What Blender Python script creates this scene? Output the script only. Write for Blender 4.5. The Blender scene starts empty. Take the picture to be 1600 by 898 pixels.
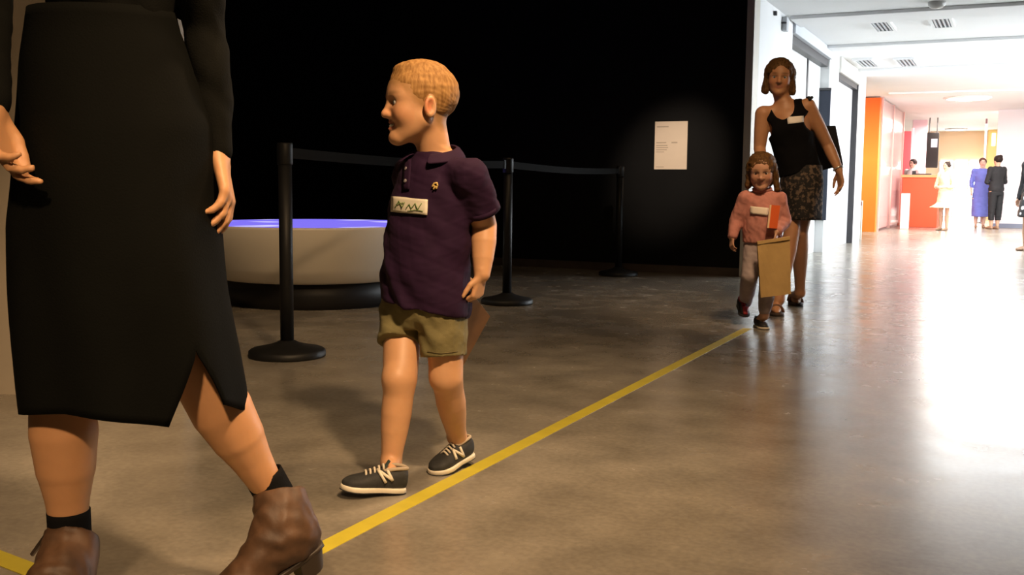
import bpy, bmesh, math, random
import numpy as np
from mathutils import Vector, Matrix
from mathutils.bvhtree import BVHTree
random.seed(7)
rng = np.random.default_rng(5)
scene = bpy.context.scene
COL = scene.collection
A3 = lambda *v: np.array(v, float)

# ------------------------------------------------------------------ camera
FPX = 1600.0                       # focal length in pixels of the 1600 x 898 frame
CAMP = A3(0, 0, .80)
YAW, PITCH, ROLL = math.radians(26.0), math.atan((449 - 290) / FPX), .0095
CF = A3(-math.sin(YAW), math.cos(YAW), 0)          # horizontal view direction
CR = A3(math.cos(YAW), math.sin(YAW), 0)           # horizontal right
UP = A3(0, 0, 1)
_f = CF * math.cos(PITCH) - UP * math.sin(PITCH)
_u = np.cross(CR, _f)
_r2 = CR * math.cos(ROLL) + _u * math.sin(ROLL)
_u2 = _u * math.cos(ROLL) - CR * math.sin(ROLL)
cam_d = bpy.data.cameras.new('camera')
cam = bpy.data.objects.new('camera', cam_d); COL.objects.link(cam)
cam_d.sensor_width = 36; cam_d.lens = FPX / 1600 * 36; cam_d.clip_end = 200; cam_d.clip_start = .05
M = Matrix.Identity(4)
for i in range(3):
    M[i][0], M[i][1], M[i][2], M[i][3] = _r2[i], _u2[i], -_f[i], CAMP[i]
cam.matrix_world = M
scene.camera = cam

# ------------------------------------------------------------------ world, exposure
vs = scene.view_settings
vs.view_transform = 'Standard'; vs.look = 'None'; vs.gamma = 1; vs.use_curve_mapping = False
vs.exposure = 0.0
w = bpy.data.worlds.new('world'); scene.world = w; w.use_nodes = True
w.node_tree.nodes['Background'].inputs[0].default_value = (1, .80, .60, 1)
w.node_tree.nodes['Background'].inputs[1].default_value = .012

def lamp(name, kind, loc, target, power, color, size=.5, angle=60, blend=.6, size_y=None):
    d = bpy.data.lights.new(name, kind); d.energy = power; d.color = color
    if kind == 'SPOT': d.spot_size = math.radians(angle); d.spot_blend = blend; d.shadow_soft_size = size
    elif kind == 'AREA':
        d.size = size
        if size_y: d.shape = 'RECTANGLE'; d.size_y = size_y
    else: d.shadow_soft_size = size
    o = bpy.data.objects.new(name, d); COL.objects.link(o); o.location = loc
    v = Vector(target) - Vector(loc); o.rotation_euler = v.to_track_quat('-Z', 'Y').to_euler()
    return o
def rel(lat, fwd, z=0): return CAMP * A3(1, 1, 0) + CR * lat + CF * fwd + UP * z
WARM = (1, .66, .36)
# warm gallery track spots above the frame, plus added fill spots
lamp('spot_boy', 'SPOT', rel(.7, .5, 3.2), rel(-.25, 2.8, .6), 680, WARM, .12, 50, .8)
lamp('spot_walker', 'SPOT', rel(.9, 3.2, 3.3), rel(-.8, 2.0, .3), 210, WARM, .12, 60, .8)
lamp('spot_floor', 'SPOT', rel(1.7, 3.0, 3.6), rel(1.6, 3.2, 0), 270, WARM, .3, 110, 1)
lamp('spot_basin', 'SPOT', rel(-1.2, 4.2, 3.6), rel(-1.4, 6.6, .3), 190, WARM, .2, 50, .8)
lamp('spot_sign', 'SPOT', rel(1.3, 5.6, 3.6), rel(1.45, 9.3, 1.15), 900, (1, .80, .60), .05, 15, 1)
lamp('fill_back', 'SPOT', rel(.6, 6.3, 3.6), rel(.7, 8.0, 0), 55, WARM, .3, 80, 1)  # added fill for the floor and skirting near the black wall
lamp('spot_pillar', 'SPOT', rel(-1.2, 2.3, 3.6), rel(-1.9, 3.9, 1.0), 42, WARM, .2, 60, .8)

lamp('fill_family', 'SPOT', rel(1.3, 4.0, 3.2), rel(1.62, 6.3, .6), 260, WARM, .15, 42, .8)  # added front fill for the woman in the tank top and the girl
lamp('fill_legs', 'SPOT', rel(-.2, -1.5, 3.0), rel(-.85, 1.85, .15), 520, WARM, .12, 24, .9)  # added fill from behind the camera for the striding woman's legs

# ------------------------------------------------------------------ pixel helpers
def ray(x, y): return _f * FPX + _r2 * (x - 800) - _u2 * (y - 449)
def P(x, y, depth):
    d = ray(x, y); return CAMP + d * (depth / d.dot(CF))
def FL(x, y, z=0.0):
    d = ray(x, y); return CAMP + d * ((z - CAMP[2]) / d[2])
def onX(x, y, X): d = ray(x, y); return CAMP + d * (X / d[0])
def onY(x, y, Y): d = ray(x, y); return CAMP + d * (Y / d[1])
def depth_of(p): return float((p - CAMP).dot(CF))
def nrm(v): v = np.asarray(v, float); return v / np.linalg.norm(v)
def facing(deg):                    # person turned deg to image-left from facing the lens
    a = math.radians(deg); F = -math.sin(a) * CR - math.cos(a) * CF
    return F, np.cross(UP, F)

# ------------------------------------------------------------------ materials
MATS = {}
def mat(name, color, rough=.6, metal=0, noise=0, nscale=8, bump=0, bscale=60, emis=None, estr=0, spec=.5, alpha=1,
        stretch=None, col2=None, attr=False, sss=0, sheen=0, trans=0, coat=0):
    if name in MATS: return MATS[name]
    m = bpy.data.materials.new(name); m.use_nodes = True; MATS[name] = m
    nt = m.node_tree; b = nt.nodes['Principled BSDF']; L = nt.links.new
    b.inputs['Base Color'].default_value = (*color, 1); b.inputs['Roughness'].default_value = rough
    b.inputs['Metallic'].default_value = metal; b.inputs['Specular IOR Level'].default_value = spec
    b.inputs['Alpha'].default_value = alpha; b.inputs['Transmission Weight'].default_value = trans
    b.inputs['Coat Weight'].default_value = coat
    if sheen: b.inputs['Sheen Weight'].default_value = sheen
    if sss: b.inputs['Subsurface Weight'].default_value = sss; b.inputs['Subsurface Radius'].default_value = (.012, .005, .002)
    tc = nt.nodes.new('ShaderNodeTexCoord'); mp = nt.nodes.new('ShaderNodeMapping')
    L(tc.outputs['Object'], mp.inputs[0])
    if stretch: mp.inputs['Scale'].default_value = stretch
    base = None
    if attr:
        at = nt.nodes.new('ShaderNodeAttribute'); at.attribute_name = 'Col'; base = at.outputs['Color']
        L(base, b.inputs['Base Color'])
    if noise:
        n = nt.nodes.new('ShaderNodeTexNoise'); n.inputs['Scale'].default_value = nscale; n.inputs['Detail'].default_value = 5
        L(mp.outputs[0], n.inputs['Vector'])
        r = nt.nodes.new('ShaderNodeValToRGB'); r.color_ramp.elements[0].position = .35; r.color_ramp.elements[1].position = .65
        c2 = col2 or tuple(c * (1 - noise) for c in color)
        if attr:
            r.color_ramp.elements[0].color = (1 - noise,) * 3 + (1,); r.color_ramp.elements[1].color = (1, 1, 1, 1)
            mx = nt.nodes.new('ShaderNodeMix'); mx.data_type = 'RGBA'; mx.blend_type = 'MULTIPLY'; mx.inputs[0].default_value = 1
            L(base, mx.inputs[6]); L(r.outputs[0], mx.inputs[7]); L(mx.outputs[2], b.inputs['Base Color'])
        else:
            r.color_ramp.elements[0].color = (*c2, 1); r.color_ramp.elements[1].color = (*color, 1)
            L(r.outputs[0], b.inputs['Base Color'])
        L(n.outputs[0], r.inputs[0])
    if bump:
        n2 = nt.nodes.new('ShaderNodeTexNoise'); n2.inputs['Scale'].default_value = bscale; n2.inputs['Detail'].default_value = 3
        L(mp.outputs[0], n2.inputs['Vector'])
        bp = nt.nodes.new('ShaderNodeBump'); bp.inputs['Strength'].default_value = bump; bp.inputs['Distance'].default_value = .004
        L(n2.outputs[0], bp.inputs['Height']); L(bp.outputs[0], b.inputs['Normal'])
    if emis:
        b.inputs['Emission Color'].default_value = (*emis, 1); b.inputs['Emission Strength'].default_value = estr
    return m

# ------------------------------------------------------------------ mesh helpers
class MB:
    def __init__(s): s.v = []; s.f = []
    def add(s, vs, fs):
        o = len(s.v); s.v += [tuple(map(float, v)) for v in vs]; s.f += [tuple(i + o for i in f) for f in fs]; return s
    def hexa(s, p):                 # 8 points: bottom 4 (ccw), top 4
        return s.add(p, [(3, 2, 1, 0), (4, 5, 6, 7), (0, 1, 5, 4), (1, 2, 6, 5), (2, 3, 7, 6), (3, 0, 4, 7)])
    def box(s, lo, hi):
        (a, b, c), (d, e, f) = lo, hi
        return s.hexa([(a, b, c), (d, b, c), (d, e, c), (a, e, c), (a, b, f), (d, b, f), (d, e, f), (a, e, f)])
    def slab(s, quad, n, t):        # quad (4 pts) extruded by n*t
        q = [np.asarray(p, float) for p in quad]; n = np.asarray(n, float) * t
        return s.hexa(q + [p + n for p in q])
    def tube(s, pts, rad, seg=10, cap=True):
        pts = [np.asarray(p, float) for p in pts]; rad = rad if hasattr(rad, '__len__') else [rad] * len(pts)
        rings = []; prev = None
        for i, p in enumerate(pts):
            t = nrm(pts[min(i + 1, len(pts) - 1)] - pts[max(i - 1, 0)])
            if prev is None: prev = np.cross(t, UP if abs(t[2]) < .9 else A3(1, 0, 0))
            u = nrm(prev - t * prev.dot(t)); v = np.cross(t, u); prev = u
            rings.append([p + rad[i] * (math.cos(a) * u + math.sin(a) * v) for a in np.linspace(0, 2 * math.pi, seg, False)])
        return s.rings(rings, cap)
    def rings(s, rings, cap=True, closed=True):
        n = len(rings[0]); vs = [p for r in rings for p in r]; fs = []
        for i in range(len(rings) - 1):
            for j in range(n if closed else n - 1):
                a, b = i * n + j, i * n + (j + 1) % n
                fs.append((a, b, b + n, a + n))
        if cap:
            fs.append(tuple(range(n))[::-1]); fs.append(tuple((len(rings) - 1) * n + j for j in range(n)))
        return s.add(vs, fs)
    def lathe(s, prof, c=(0, 0, 0), seg=48):
        return s.rings([[A3(*c) + A3(r * math.cos(a), r * math.sin(a), z) for a in np.linspace(0, 2 * math.pi, seg, False)] for r, z in prof])
    def build(s, name, m, parent=None, smooth=False, bevel=0, base=None, **kw):
        me = bpy.data.meshes.new(name)
        vs = np.array(s.v, float)
        off = base if base is not None else (np.array(parent['_base']) if parent is not None and '_base' in parent.keys() else np.zeros(3))
        me.from_pydata([tuple(v) for v in (vs - off)], [], s.f); me.update()
        bm = bmesh.new(); bm.from_mesh(me); bmesh.ops.recalc_face_normals(bm, faces=bm.faces); bm.to_mesh(me); bm.free()
        return link(name, me, m, parent, smooth, bevel, base=base, **kw)
def link(name, me, m, parent=None, smooth=False, bevel=0, label=None, cat=None, group=None, kind=None, base=None):
    if m: me.materials.append(m)
    if smooth: me.polygons.foreach_set('use_smooth', [True] * len(me.polygons))
    o = bpy.data.objects.new(name, me); COL.objects.link(o)
    if parent is not None:
        o.parent = parent
        if '_base' in parent.keys(): o['_base'] = parent['_base']
    elif base is not None: o.location = base
    if bevel:
        md = o.modifiers.new('bevel', 'BEVEL'); md.width = bevel; md.segments = 2; md.limit_method = 'ANGLE'
        me.polygons.foreach_set('use_smooth', [True] * len(me.polygons))
        md.harden_normals = True
    tag(o, label, cat, group, kind); return o
def tag(o, label=None, cat=None, group=None, kind=None):
    for k, v in (('label', label), ('category', cat), ('group', group), ('kind', kind)):
        if v: o[k] = v
    return o
def thing(name, base, label, cat, group=None):
    o = bpy.data.objects.new(name, None); COL.objects.link(o); o.location = base; o.empty_display_size = .1
    o['_base'] = [float(x) for x in base]
    return tag(o, label, cat, group)

# ------------------------------------------------------------------ implicit surfaces (smooth unions of limbs, lofts, ellipsoids) -> one continuous mesh
class Prim:
    __slots__ = ('fn', 'lo', 'hi', 'k', 'op')
    def __init__(s, fn, lo, hi, k=.01, op='+'): s.fn, s.lo, s.hi, s.k, s.op = fn, np.asarray(lo), np.asarray(hi), k, op
def cone(a, b, ra, rb, k=.012, op='+', flat=None, fs=1.0):     # tapered limb; flat: axis squeezed by fs
    a, b = np.asarray(a, float), np.asarray(b, float); ba = b - a; L2 = max(ba.dot(ba), 1e-9); r = max(ra, rb) * max(1, fs)
    def fn(X, Y, Z):
        px, py, pz = X - a[0], Y - a[1], Z - a[2]
        t = np.clip((px * ba[0] + py * ba[1] + pz * ba[2]) / L2, 0, 1)
        px, py, pz = px - t * ba[0], py - t * ba[1], pz - t * ba[2]
        q = px * px + py * py + pz * pz
        if flat is not None:
            n = px * flat[0] + py * flat[1] + pz * flat[2]; q = q - n * n + (n / fs) ** 2
        return np.sqrt(q) - (ra + (rb - ra) * t)
    return Prim(fn, np.minimum(a, b) - r, np.maximum(a, b) + r, k, op)
def ell(c, r, fr=None, k=.012, op='+'):                        # ellipsoid with axes fr (3 rows)
    c = np.asarray(c, float); fr = np.eye(3) if fr is None else np.asarray(fr); r = np.asarray(r, float)
    e = np.sqrt(((fr * r[:, None]) ** 2).sum(0))
    def fn(X, Y, Z):
        px, py, pz = X - c[0], Y - c[1], Z - c[2]; k0 = 0; k1 = 0
        for i in range(3):
            q = px * fr[i][0] + py * fr[i][1] + pz * fr[i][2]; k0 = k0 + (q / r[i]) ** 2; k1 = k1 + (q / r[i] ** 2) ** 2
        k0 = np.sqrt(k0); return k0 * (k0 - 1) / np.maximum(np.sqrt(k1), 1e-6)
    return Prim(fn, c - e, c + e, k, op)
def loft(o, U, V, W, st, k=.012, op='+', p=2.0):               # st rows: w, cu, cv, a, b
    o = np.asarray(o, float); st = np.array(sorted(st), float)
    pts = [o + W * w_ + U * (cu + su * a) + V * (cv + sv * b) for w_, cu, cv, a, b in st for su in (-1, 1) for sv in (-1, 1)]
    ws = np.linspace(st[0, 0], st[-1, 0], 60)
    def smooth(col):                # catmull style smoothing of the station curve
        y = np.interp(ws, st[:, 0], st[:, col])
        for _ in range(4): y[1:-1] = (y[:-2] + 2 * y[1:-1] + y[2:]) / 4
        return y
    cols = [smooth(i) for i in range(1, 5)]
    def fn(X, Y, Z):
        px, py, pz = X - o[0], Y - o[1], Z - o[2]
        w_ = px * W[0] + py * W[1] + pz * W[2]; u = px * U[0] + py * U[1] + pz * U[2]; v = px * V[0] + py * V[1] + pz * V[2]
        cu, cv, a, b = [np.interp(w_.ravel(), ws, c).reshape(w_.shape) for c in cols]
        uu, vv = np.abs((u - cu) / a), np.abs((v - cv) / b)
        q = (uu ** p + vv ** p) ** (1 / p)
        return np.maximum((q - 1) * np.minimum(a, b), np.maximum(st[0, 0] - w_, w_ - st[-1, 0]))
    return Prim(fn, np.min(pts, 0), np.max(pts, 0), k, op)
def plane(pt, n, k=0):                                         # cut away everything on the n side
    pt = np.asarray(pt, float); n = nrm(n)
    return Prim(lambda X, Y, Z: (X - pt[0]) * n[0] + (Y - pt[1]) * n[1] + (Z - pt[2]) * n[2], [-9] * 3, [9] * 3, k, '&')
def func(fn, k=0): return Prim(fn, [-9] * 3, [9] * 3, k, '&')

def surface(prims, h, smooth=1):
    add = [p for p in prims if p.op == '+']
    lo = np.min([p.lo for p in add], 0) - 3 * h; hi = np.max([p.hi for p in add], 0) + 3 * h
    n = np.ceil((hi - lo) / h).astype(int) + 1
    ax = [(lo[i] + h * np.arange(n[i])).astype(np.float32) for i in range(3)]
    G = np.full(n, .1, np.float32)
    for p in prims:
        m = p.k + 2.5 * h
        i0 = np.clip(np.floor((p.lo - m - lo) / h).astype(int), 0, n); i1 = np.clip(np.ceil((p.hi + m - lo) / h).astype(int) + 1, 0, n)
        if (i1 <= i0).any(): continue
        sl = tuple(slice(a, b) for a, b in zip(i0, i1))
        d = p.fn(ax[0][sl[0]][:, None, None], ax[1][sl[1]][None, :, None], ax[2][sl[2]][None, None, :]).astype(np.float32)
        a = G[sl]
        if p.op == '+':
            if p.k > 0:
                t = np.clip(.5 + .5 * (a - d) / p.k, 0, 1); G[sl] = a + (d - a) * t - p.k * t * (1 - t)
            else: G[sl] = np.minimum(a, d)
        else:
            if p.op == '-': d = -d
            if p.k > 0:
                t = np.clip(.5 - .5 * (a - d) / p.k, 0, 1); G[sl] = a + (d - a) * t + p.k * t * (1 - t)
            else: G[sl] = np.maximum(a, d)
    s = G < 0
    c = np.zeros(n - 1, np.int8)
    cs = [(i, j, k) for i in (0, 1) for j in (0, 1) for k in (0, 1)]
    for i, j, k in cs: c += s[i:n[0] - 1 + i, j:n[1] - 1 + j, k:n[2] - 1 + k]
    I = np.argwhere((c > 0) & (c < 8)); ids = np.full(n - 1, -1, np.int32); ids[tuple(I.T)] = np.arange(len(I))
    vals = {q: G[I[:, 0] + q[0], I[:, 1] + q[1], I[:, 2] + q[2]] for q in cs}
    acc = np.zeros((len(I), 3)); cnt = np.zeros(len(I))
    for q in cs:
        for a_ in range(3):
            if q[a_]: continue
            q2 = tuple(1 if i == a_ else q[i] for i in range(3))
            va, vb = vals[q], vals[q2]; cr = (va < 0) != (vb < 0)
            t = np.where(cr, va / np.where(cr, va - vb, 1), 0)
            pt = np.tile(np.array(q, float), (len(I), 1)); pt[:, a_] += t
            acc += pt * cr[:, None]; cnt += cr
    V = lo + h * (I + acc / cnt[:, None])
    F = []
    for a_ in range(3):
        b_, c_ = (a_ + 1) % 3, (a_ + 2) % 3
        s0 = [slice(None)] * 3; s1 = [slice(None)] * 3; s0[a_] = slice(0, n[a_] - 1); s1[a_] = slice(1, n[a_])
        for q in (s0, s1): q[b_] = slice(1, n[b_] - 1); q[c_] = slice(1, n[c_] - 1)
        A, B = s[tuple(s0)], s[tuple(s1)]
        E = np.argwhere(A != B)
        if not len(E): continue
        flip = A[tuple(E.T)]; E[:, b_] += 1; E[:, c_] += 1
        def cell(db, dc):
            q = E.copy(); q[:, b_] += db; q[:, c_] += dc; return ids[tuple(q.T)]
        quad = np.stack([cell(-1, -1), cell(0, -1), cell(0, 0), cell(-1, 0)], 1)
        quad[~flip] = quad[~flip][:, ::-1]; F.append(quad)
    F = np.concatenate(F); F = F[(F >= 0).all(1)]
    e = np.concatenate([F[:, [0, 1]], F[:, [1, 2]], F[:, [2, 3]], F[:, [3, 0]]])
    for _ in range(smooth):
        new = np.stack([np.bincount(e[:, 0], V[e[:, 1], i], len(V)) for i in range(3)], 1); cn = np.bincount(e[:, 0], minlength=len(V))
        V = .5 * V + .5 * new / np.maximum(cn, 1)[:, None]
    return V, F
def vnormals(V, F):
    fn = np.cross(V[F[:, 2]] - V[F[:, 0]], V[F[:, 3]] - V[F[:, 1]])
    N = np.stack([np.bincount(F.ravel(), np.repeat(fn[:, i], 4), len(V)) for i in range(3)], 1)
    return N / np.maximum(np.linalg.norm(N, axis=1), 1e-9)[:, None]
def wob(V, sc, seed=0, n=4):        # cheap smooth noise, about -1..1
    r = np.random.default_rng(seed); out = 0
    for i in range(n):
        d = r.normal(size=3); d /= np.linalg.norm(d); d2 = r.normal(size=3); d2 /= np.linalg.norm(d2)
        ph, p2 = r.uniform(0, 6.28, 2); s_ = sc * (1 + .6 * i)
        out = out + np.sin(V @ d * s_ + ph + 1.3 * np.sin(V @ d2 * s_ * .7 + p2)) / (1 + .5 * i)
    return out / 2
BV = {}
def skin(name, prims, h, m, parent, smooth=1, disp=None, color=None, label=None):
    V, F = surface(prims, h, smooth)
    if disp is not None: V = V + vnormals(V, F) * disp(V)[:, None]
    base = np.array(parent['_base']); me = bpy.data.meshes.new(name)
    me.vertices.add(len(V)); me.vertices.foreach_set('co', (V - base).astype(np.float32).ravel())
    me.loops.add(F.size); me.loops.foreach_set('vertex_index', F.astype(np.int32).ravel())
    me.polygons.add(len(F)); me.polygons.foreach_set('loop_start', np.arange(0, F.size, 4, dtype=np.int32))
    me.polygons.foreach_set('use_smooth', np.ones(len(F), bool))
    me.update(calc_edges=True); me.validate()
    if color is not None:
        c = np.ones((len(V), 4), np.float32); c[:, :3] = color(V)
        at = me.color_attributes.new('Col', 'FLOAT_COLOR', 'POINT'); at.data.foreach_set('color', c.ravel())
    o = link(name, me, m, parent, label=label)
    o['_base'] = parent['_base']
    BV[o.name] = (V, F)
    return o
def bvh(*objs):
    vs, fs = [], []
    for o in objs:
        V, F = BV[o.name]; n0 = len(vs); vs += [tuple(v) for v in V]; fs += [tuple(int(i) + n0 for i in f) for f in F]
    return BVHTree.FromPolygons(vs, fs)
def hit(tree, x, y, lift=.002):
    d = nrm(ray(x, y)); h_ = tree.ray_cast(Vector(CAMP), Vector(d))
    if h_[0] is None: return None
    n = A3(*h_[1]); n = n if n.dot(d) < 0 else -n
    return A3(*h_[0]) + n * lift - d * lift, n
def patch(name, tree, corners, m, parent, nx=10, ny=5, lift=.0025, smooth=True, **kw):   # thin sheet lying on the cloth: corners TL TR BR BL in px
    c = [A3(*p) for p in corners]; R = []
    last = None
    for j in range(ny + 1):
        row = []
        for i in range(nx + 1):
            u, v = i / nx, j / ny
            q = (c[0] * (1 - u) + c[1] * u) * (1 - v) + (c[3] * (1 - u) + c[2] * u) * v
            hh = hit(tree, q[0], q[1], lift)
            if hh is None: hh = (P(q[0], q[1], last), None) if last else None
            if hh is None: row.append(None); continue
            last = depth_of(hh[0]); row.append(hh[0])
        R.append(row)
    ok = [p for r in R for p in r if p is not None]
    dm = float(np.median([depth_of(p) for p in ok]))
    for j in range(ny + 1):
        for i in range(nx + 1):
            if R[j][i] is None:
                u, v = i / nx, j / ny; q = (c[0] * (1 - u) + c[1] * u) * (1 - v) + (c[3] * (1 - u) + c[2] * u) * v
                R[j][i] = P(q[0], q[1], dm)
    mb = MB(); vs = [p for r in R for p in r]; nn = -nrm(np.mean(vs, 0) - CAMP)
    W_ = nx + 1
    mb.add(vs, [(j * W_ + i, j * W_ + i + 1, (j + 1) * W_ + i + 1, (j + 1) * W_ + i) for j in range(ny) for i in range(nx)])
    o = mb.build(name, m, parent, smooth, **kw)
    md = o.modifiers.new('thick', 'SOLIDIFY'); md.thickness = .0012; md.offset = 0
    return o
def strokes(name, tree, lines, rad, m, parent, lift=.003, **kw):      # drawn / stitched lines on cloth, each a px polyline
    mb = MB()
    for ln in lines:
        pts = []
        for (x0, y0), (x1, y1) in zip(ln[:-1], ln[1:]):
            for t in np.linspace(0, 1, 5)[:-1]:
                hh = hit(tree, x0 + (x1 - x0) * t, y0 + (y1 - y0) * t, lift)
                if hh: pts.append(hh[0])
        hh = hit(tree, *ln[-1], lift)
        if hh: pts.append(hh[0])
        if len(pts) > 1: mb.tube(pts, rad, 6)
    return mb.build(name, m, parent, True, **kw)

# ------------------------------------------------------------------ the setting
WX = float(FL(1171, 431)[0]); WY = float(FL(1157, 432)[1])
CZ = float(onX(1228, 24, WX)[2])
BX = float(onY(1159, 300, WY)[0])                  # right edge of the black wall
RX = WX + 5.6; YB = 33.0; GZ = 4.2

def concrete():
    m = bpy.data.materials.new('polished_concrete'); m.use_nodes = True; nt = m.node_tree; L = nt.links.new
    b = nt.nodes['Principled BSDF']; tc = nt.nodes.new('ShaderNodeTexCoord')
    def noise(sc, det, dist=0):
        n = nt.nodes.new('ShaderNodeTexNoise'); n.inputs['Scale'].default_value = sc; n.inputs['Detail'].default_value = det
        n.inputs['Distortion'].default_value = dist; L(tc.outputs['Object'], n.inputs['Vector']); return n
    def ramp(src, p0, c0, p1, c1):
        r = nt.nodes.new('ShaderNodeValToRGB'); e = r.color_ramp.elements
        e[0].position, e[1].position = p0, p1; e[0].color = (*c0, 1); e[1].color = (*c1, 1); L(src, r.inputs[0]); return r
    big, mid, fine = noise(.9, 5, 0), noise(4.5, 5, 0), noise(60, 4)
    r1 = ramp(big.outputs[0], .32, (.195, .170, .135), .68, (.285, .258, .215))
    r2 = ramp(mid.outputs[0], .3, (.72, .72, .72), .7, (1.1, 1.1, 1.1))
    r3 = ramp(fine.outputs[0], .35, (.9, .9, .9), .65, (1.06, 1.06, 1.06))
    def mul(a, c):
        x = nt.nodes.new('ShaderNodeMix'); x.data_type = 'RGBA'; x.blend_type = 'MULTIPLY'; x.inputs[0].default_value = 1
        L(a, x.inputs[6]); L(c, x.inputs[7]); return x.outputs[2]
    L(mul(mul(r1.outputs[0], r2.outputs[0]), r3.outputs[0]), b.inputs['Base Color'])
    rr = ramp(mid.outputs[0], .3, (.22,) * 3, .7, (.28,) * 3); L(rr.outputs[0], b.inputs['Roughness'])
    b.inputs['Specular IOR Level'].default_value = .5
    return m
def S(name, mb, m, **kw): return mb.build(name, m, kind='structure', **kw)
M_black = mat('black_paint', (.0055, .0055, .006), .7, noise=.25, nscale=3, bump=.05, spec=.2)
M_white = mat('white_paint', (.80, .81, .82), .55, noise=.03, nscale=2)
M_cream = mat('cream_trim', (.62, .58, .50), .5)
M_dark = mat('dark_frame', (.035, .034, .038), .45)
M_ceil = mat('ceiling_paint', (.82, .83, .84), .7, noise=.03, nscale=1.5)

S('floor', MB().box((-11, -4, -.2), (RX + .2, YB + 2, 0)), concrete())
S('wall_back', MB().box((-11, WY, 0), (BX, WY + .2, GZ)), M_black)
S('baseboard_back', MB().box((-11, WY - .012, 0), (BX, WY - .0005, .075)), mat('skirting_brown', (.085, .06, .042), .5, noise=.3, nscale=6))
S('trim_1', MB().box((BX + .001, WY - .015, 0), (WX, WY + .2, CZ)), M_cream, bevel=.004)
S('wall_header', MB().box((BX + .001, WY, CZ + .001), (RX + .2, WY + .2, GZ)), M_black)
S('ceiling_gallery', MB().box((-11, -4, GZ), (RX + .2, WY + .2, GZ + .1)), mat('black_ceiling', (.015, .015, .015), .8))
# hall wall with a recessed sliding door and a second doorway
Ya0, Ya1 = float(onX(1239, 45, WX)[1]), float(onX(1297, 90, WX)[1])
Yb0, Yb1 = float(onX(1311, 112, WX)[1]), float(onX(1341, 130, WX)[1])
Yend = float(onX(1346, 300, WX)[1])
Za = float(onX(1239, 52, WX)[2]); Zb = float(onX(1311, 113, WX)[2])
Da = float(WX - onY(1277, 250, Ya1)[0]); Db = float(WX - onY(1328, 250, Yb1)[0])
th = max(Da, Db) + .1
wl = MB()
for y0, y1 in ((WY + .2, Ya0), (Ya1, Yb0), (Yb1, Yend)): wl.box((WX - th, y0, 0), (WX, y1, CZ))
S('wall_hall', wl, M_white)
S('trim_2', MB().box((WX - th, Ya0, Za), (WX + .03, Ya1, CZ)), mat('grey_header', (.55, .58, .63), .5), bevel=.004)
S('trim_3', MB().box((WX - th, Yb0, Zb), (WX + .03, Yb1, CZ)), mat('warm_header', (.62, .60, .56), .5), bevel=.004)
S('trim_4', MB().box((WX - Da, Ya0 + .01, Za - .09), (WX - .02, Ya1 - .01, Za - .0005)), M_dark)
# sliding door in the recess: two pale panels and the dark gap stile between them
Ys = float(onX(1260, 150, WX - Da)[1])
d1 = thing('door_1', (WX - Da, Ya0, 0), None, None); d1['kind'] = 'structure'
for y0, y1 in ((Ya0, Ys - .04), (Ys + .04, Ya1)):
    MB().box((WX - Da - .04, y0, 0), (WX - Da, y1, Za - .09)).build('door_panel', mat('door_pale', (.74, .75, .74), .45), d1, bevel=.003)
MB().box((WX - Da - .05, Ys - .039, 0), (WX - Da + .01, Ys + .039, Za - .09)).build('door_stile', M_dark, d1)
d2 = thing('door_2', (WX - Db, Yb0, 0), None, None); d2['kind'] = 'structure'
MB().box((WX - Db - .04, Yb0, 0), (WX - Db, Yb1 - .03, Zb - .07)).build('door_panel', mat('door_grey', (.60, .59, .60), .4), d2, bevel=.003)
MB().box((WX - Db, Yb1 - .028, 0), (WX + .01, Yb1 + .01, Zb)).build('door_frame', M_dark, d2, bevel=.003)
MB().box((WX - Db, Yb0, Zb - .07), (WX - .005, Yb1 - .03, Zb - .0005)).build('door_header', M_dark, d2)
# hall ceiling with recessed bays
def CE(x, y): return FL(x, y, CZ)
S('ceiling', MB().box((WX - 6, WY + .21, CZ), (RX + .2, YB + 2, CZ + .15)), M_ceil)
for i, yb in enumerate((10.6, 12.9, 15.6, 19.5)):
    S('trim_%d' % (5 + i), MB().box((WX + .031, yb, CZ - .035), (RX, yb + .55, CZ - .0005)), M_ceil, bevel=.006)
# right wall of the hall: unseen glowing windows added to brighten the hall
S('wall_right', MB().box((RX, WY + .2, 0), (RX + .2, YB + 2, CZ)), M_white)
M_day = mat('fill_glass', (.9, .95, 1), .2, emis=(.86, .94, 1), estr=13)
for i, (y0, y1) in enumerate(((11.2, 13.6), (14.0, 16.4), (16.8, 19.2))):
    wd = thing('window_%d' % (i + 1), (RX, (y0 + y1) / 2, .4), None, None); wd['kind'] = 'structure'
    MB().box((RX - .02, y0, .4), (RX - .005, y1, 2.4)).build('pane', M_day, wd)
    fr = MB()
    for a, b_ in (((y0 - .05, .35), (y1 + .05, .40)), ((y0 - .05, 2.4), (y1 + .05, 2.45)), ((y0 - .05, .4), (y0, 2.4)), ((y1, .4), (y1 + .05, 2.4))):
        fr.box((RX - .05, a[0], a[1]), (RX - .001, b_[0], b_[1]))
    fr.build('window_frame', M_white, wd)
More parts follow.
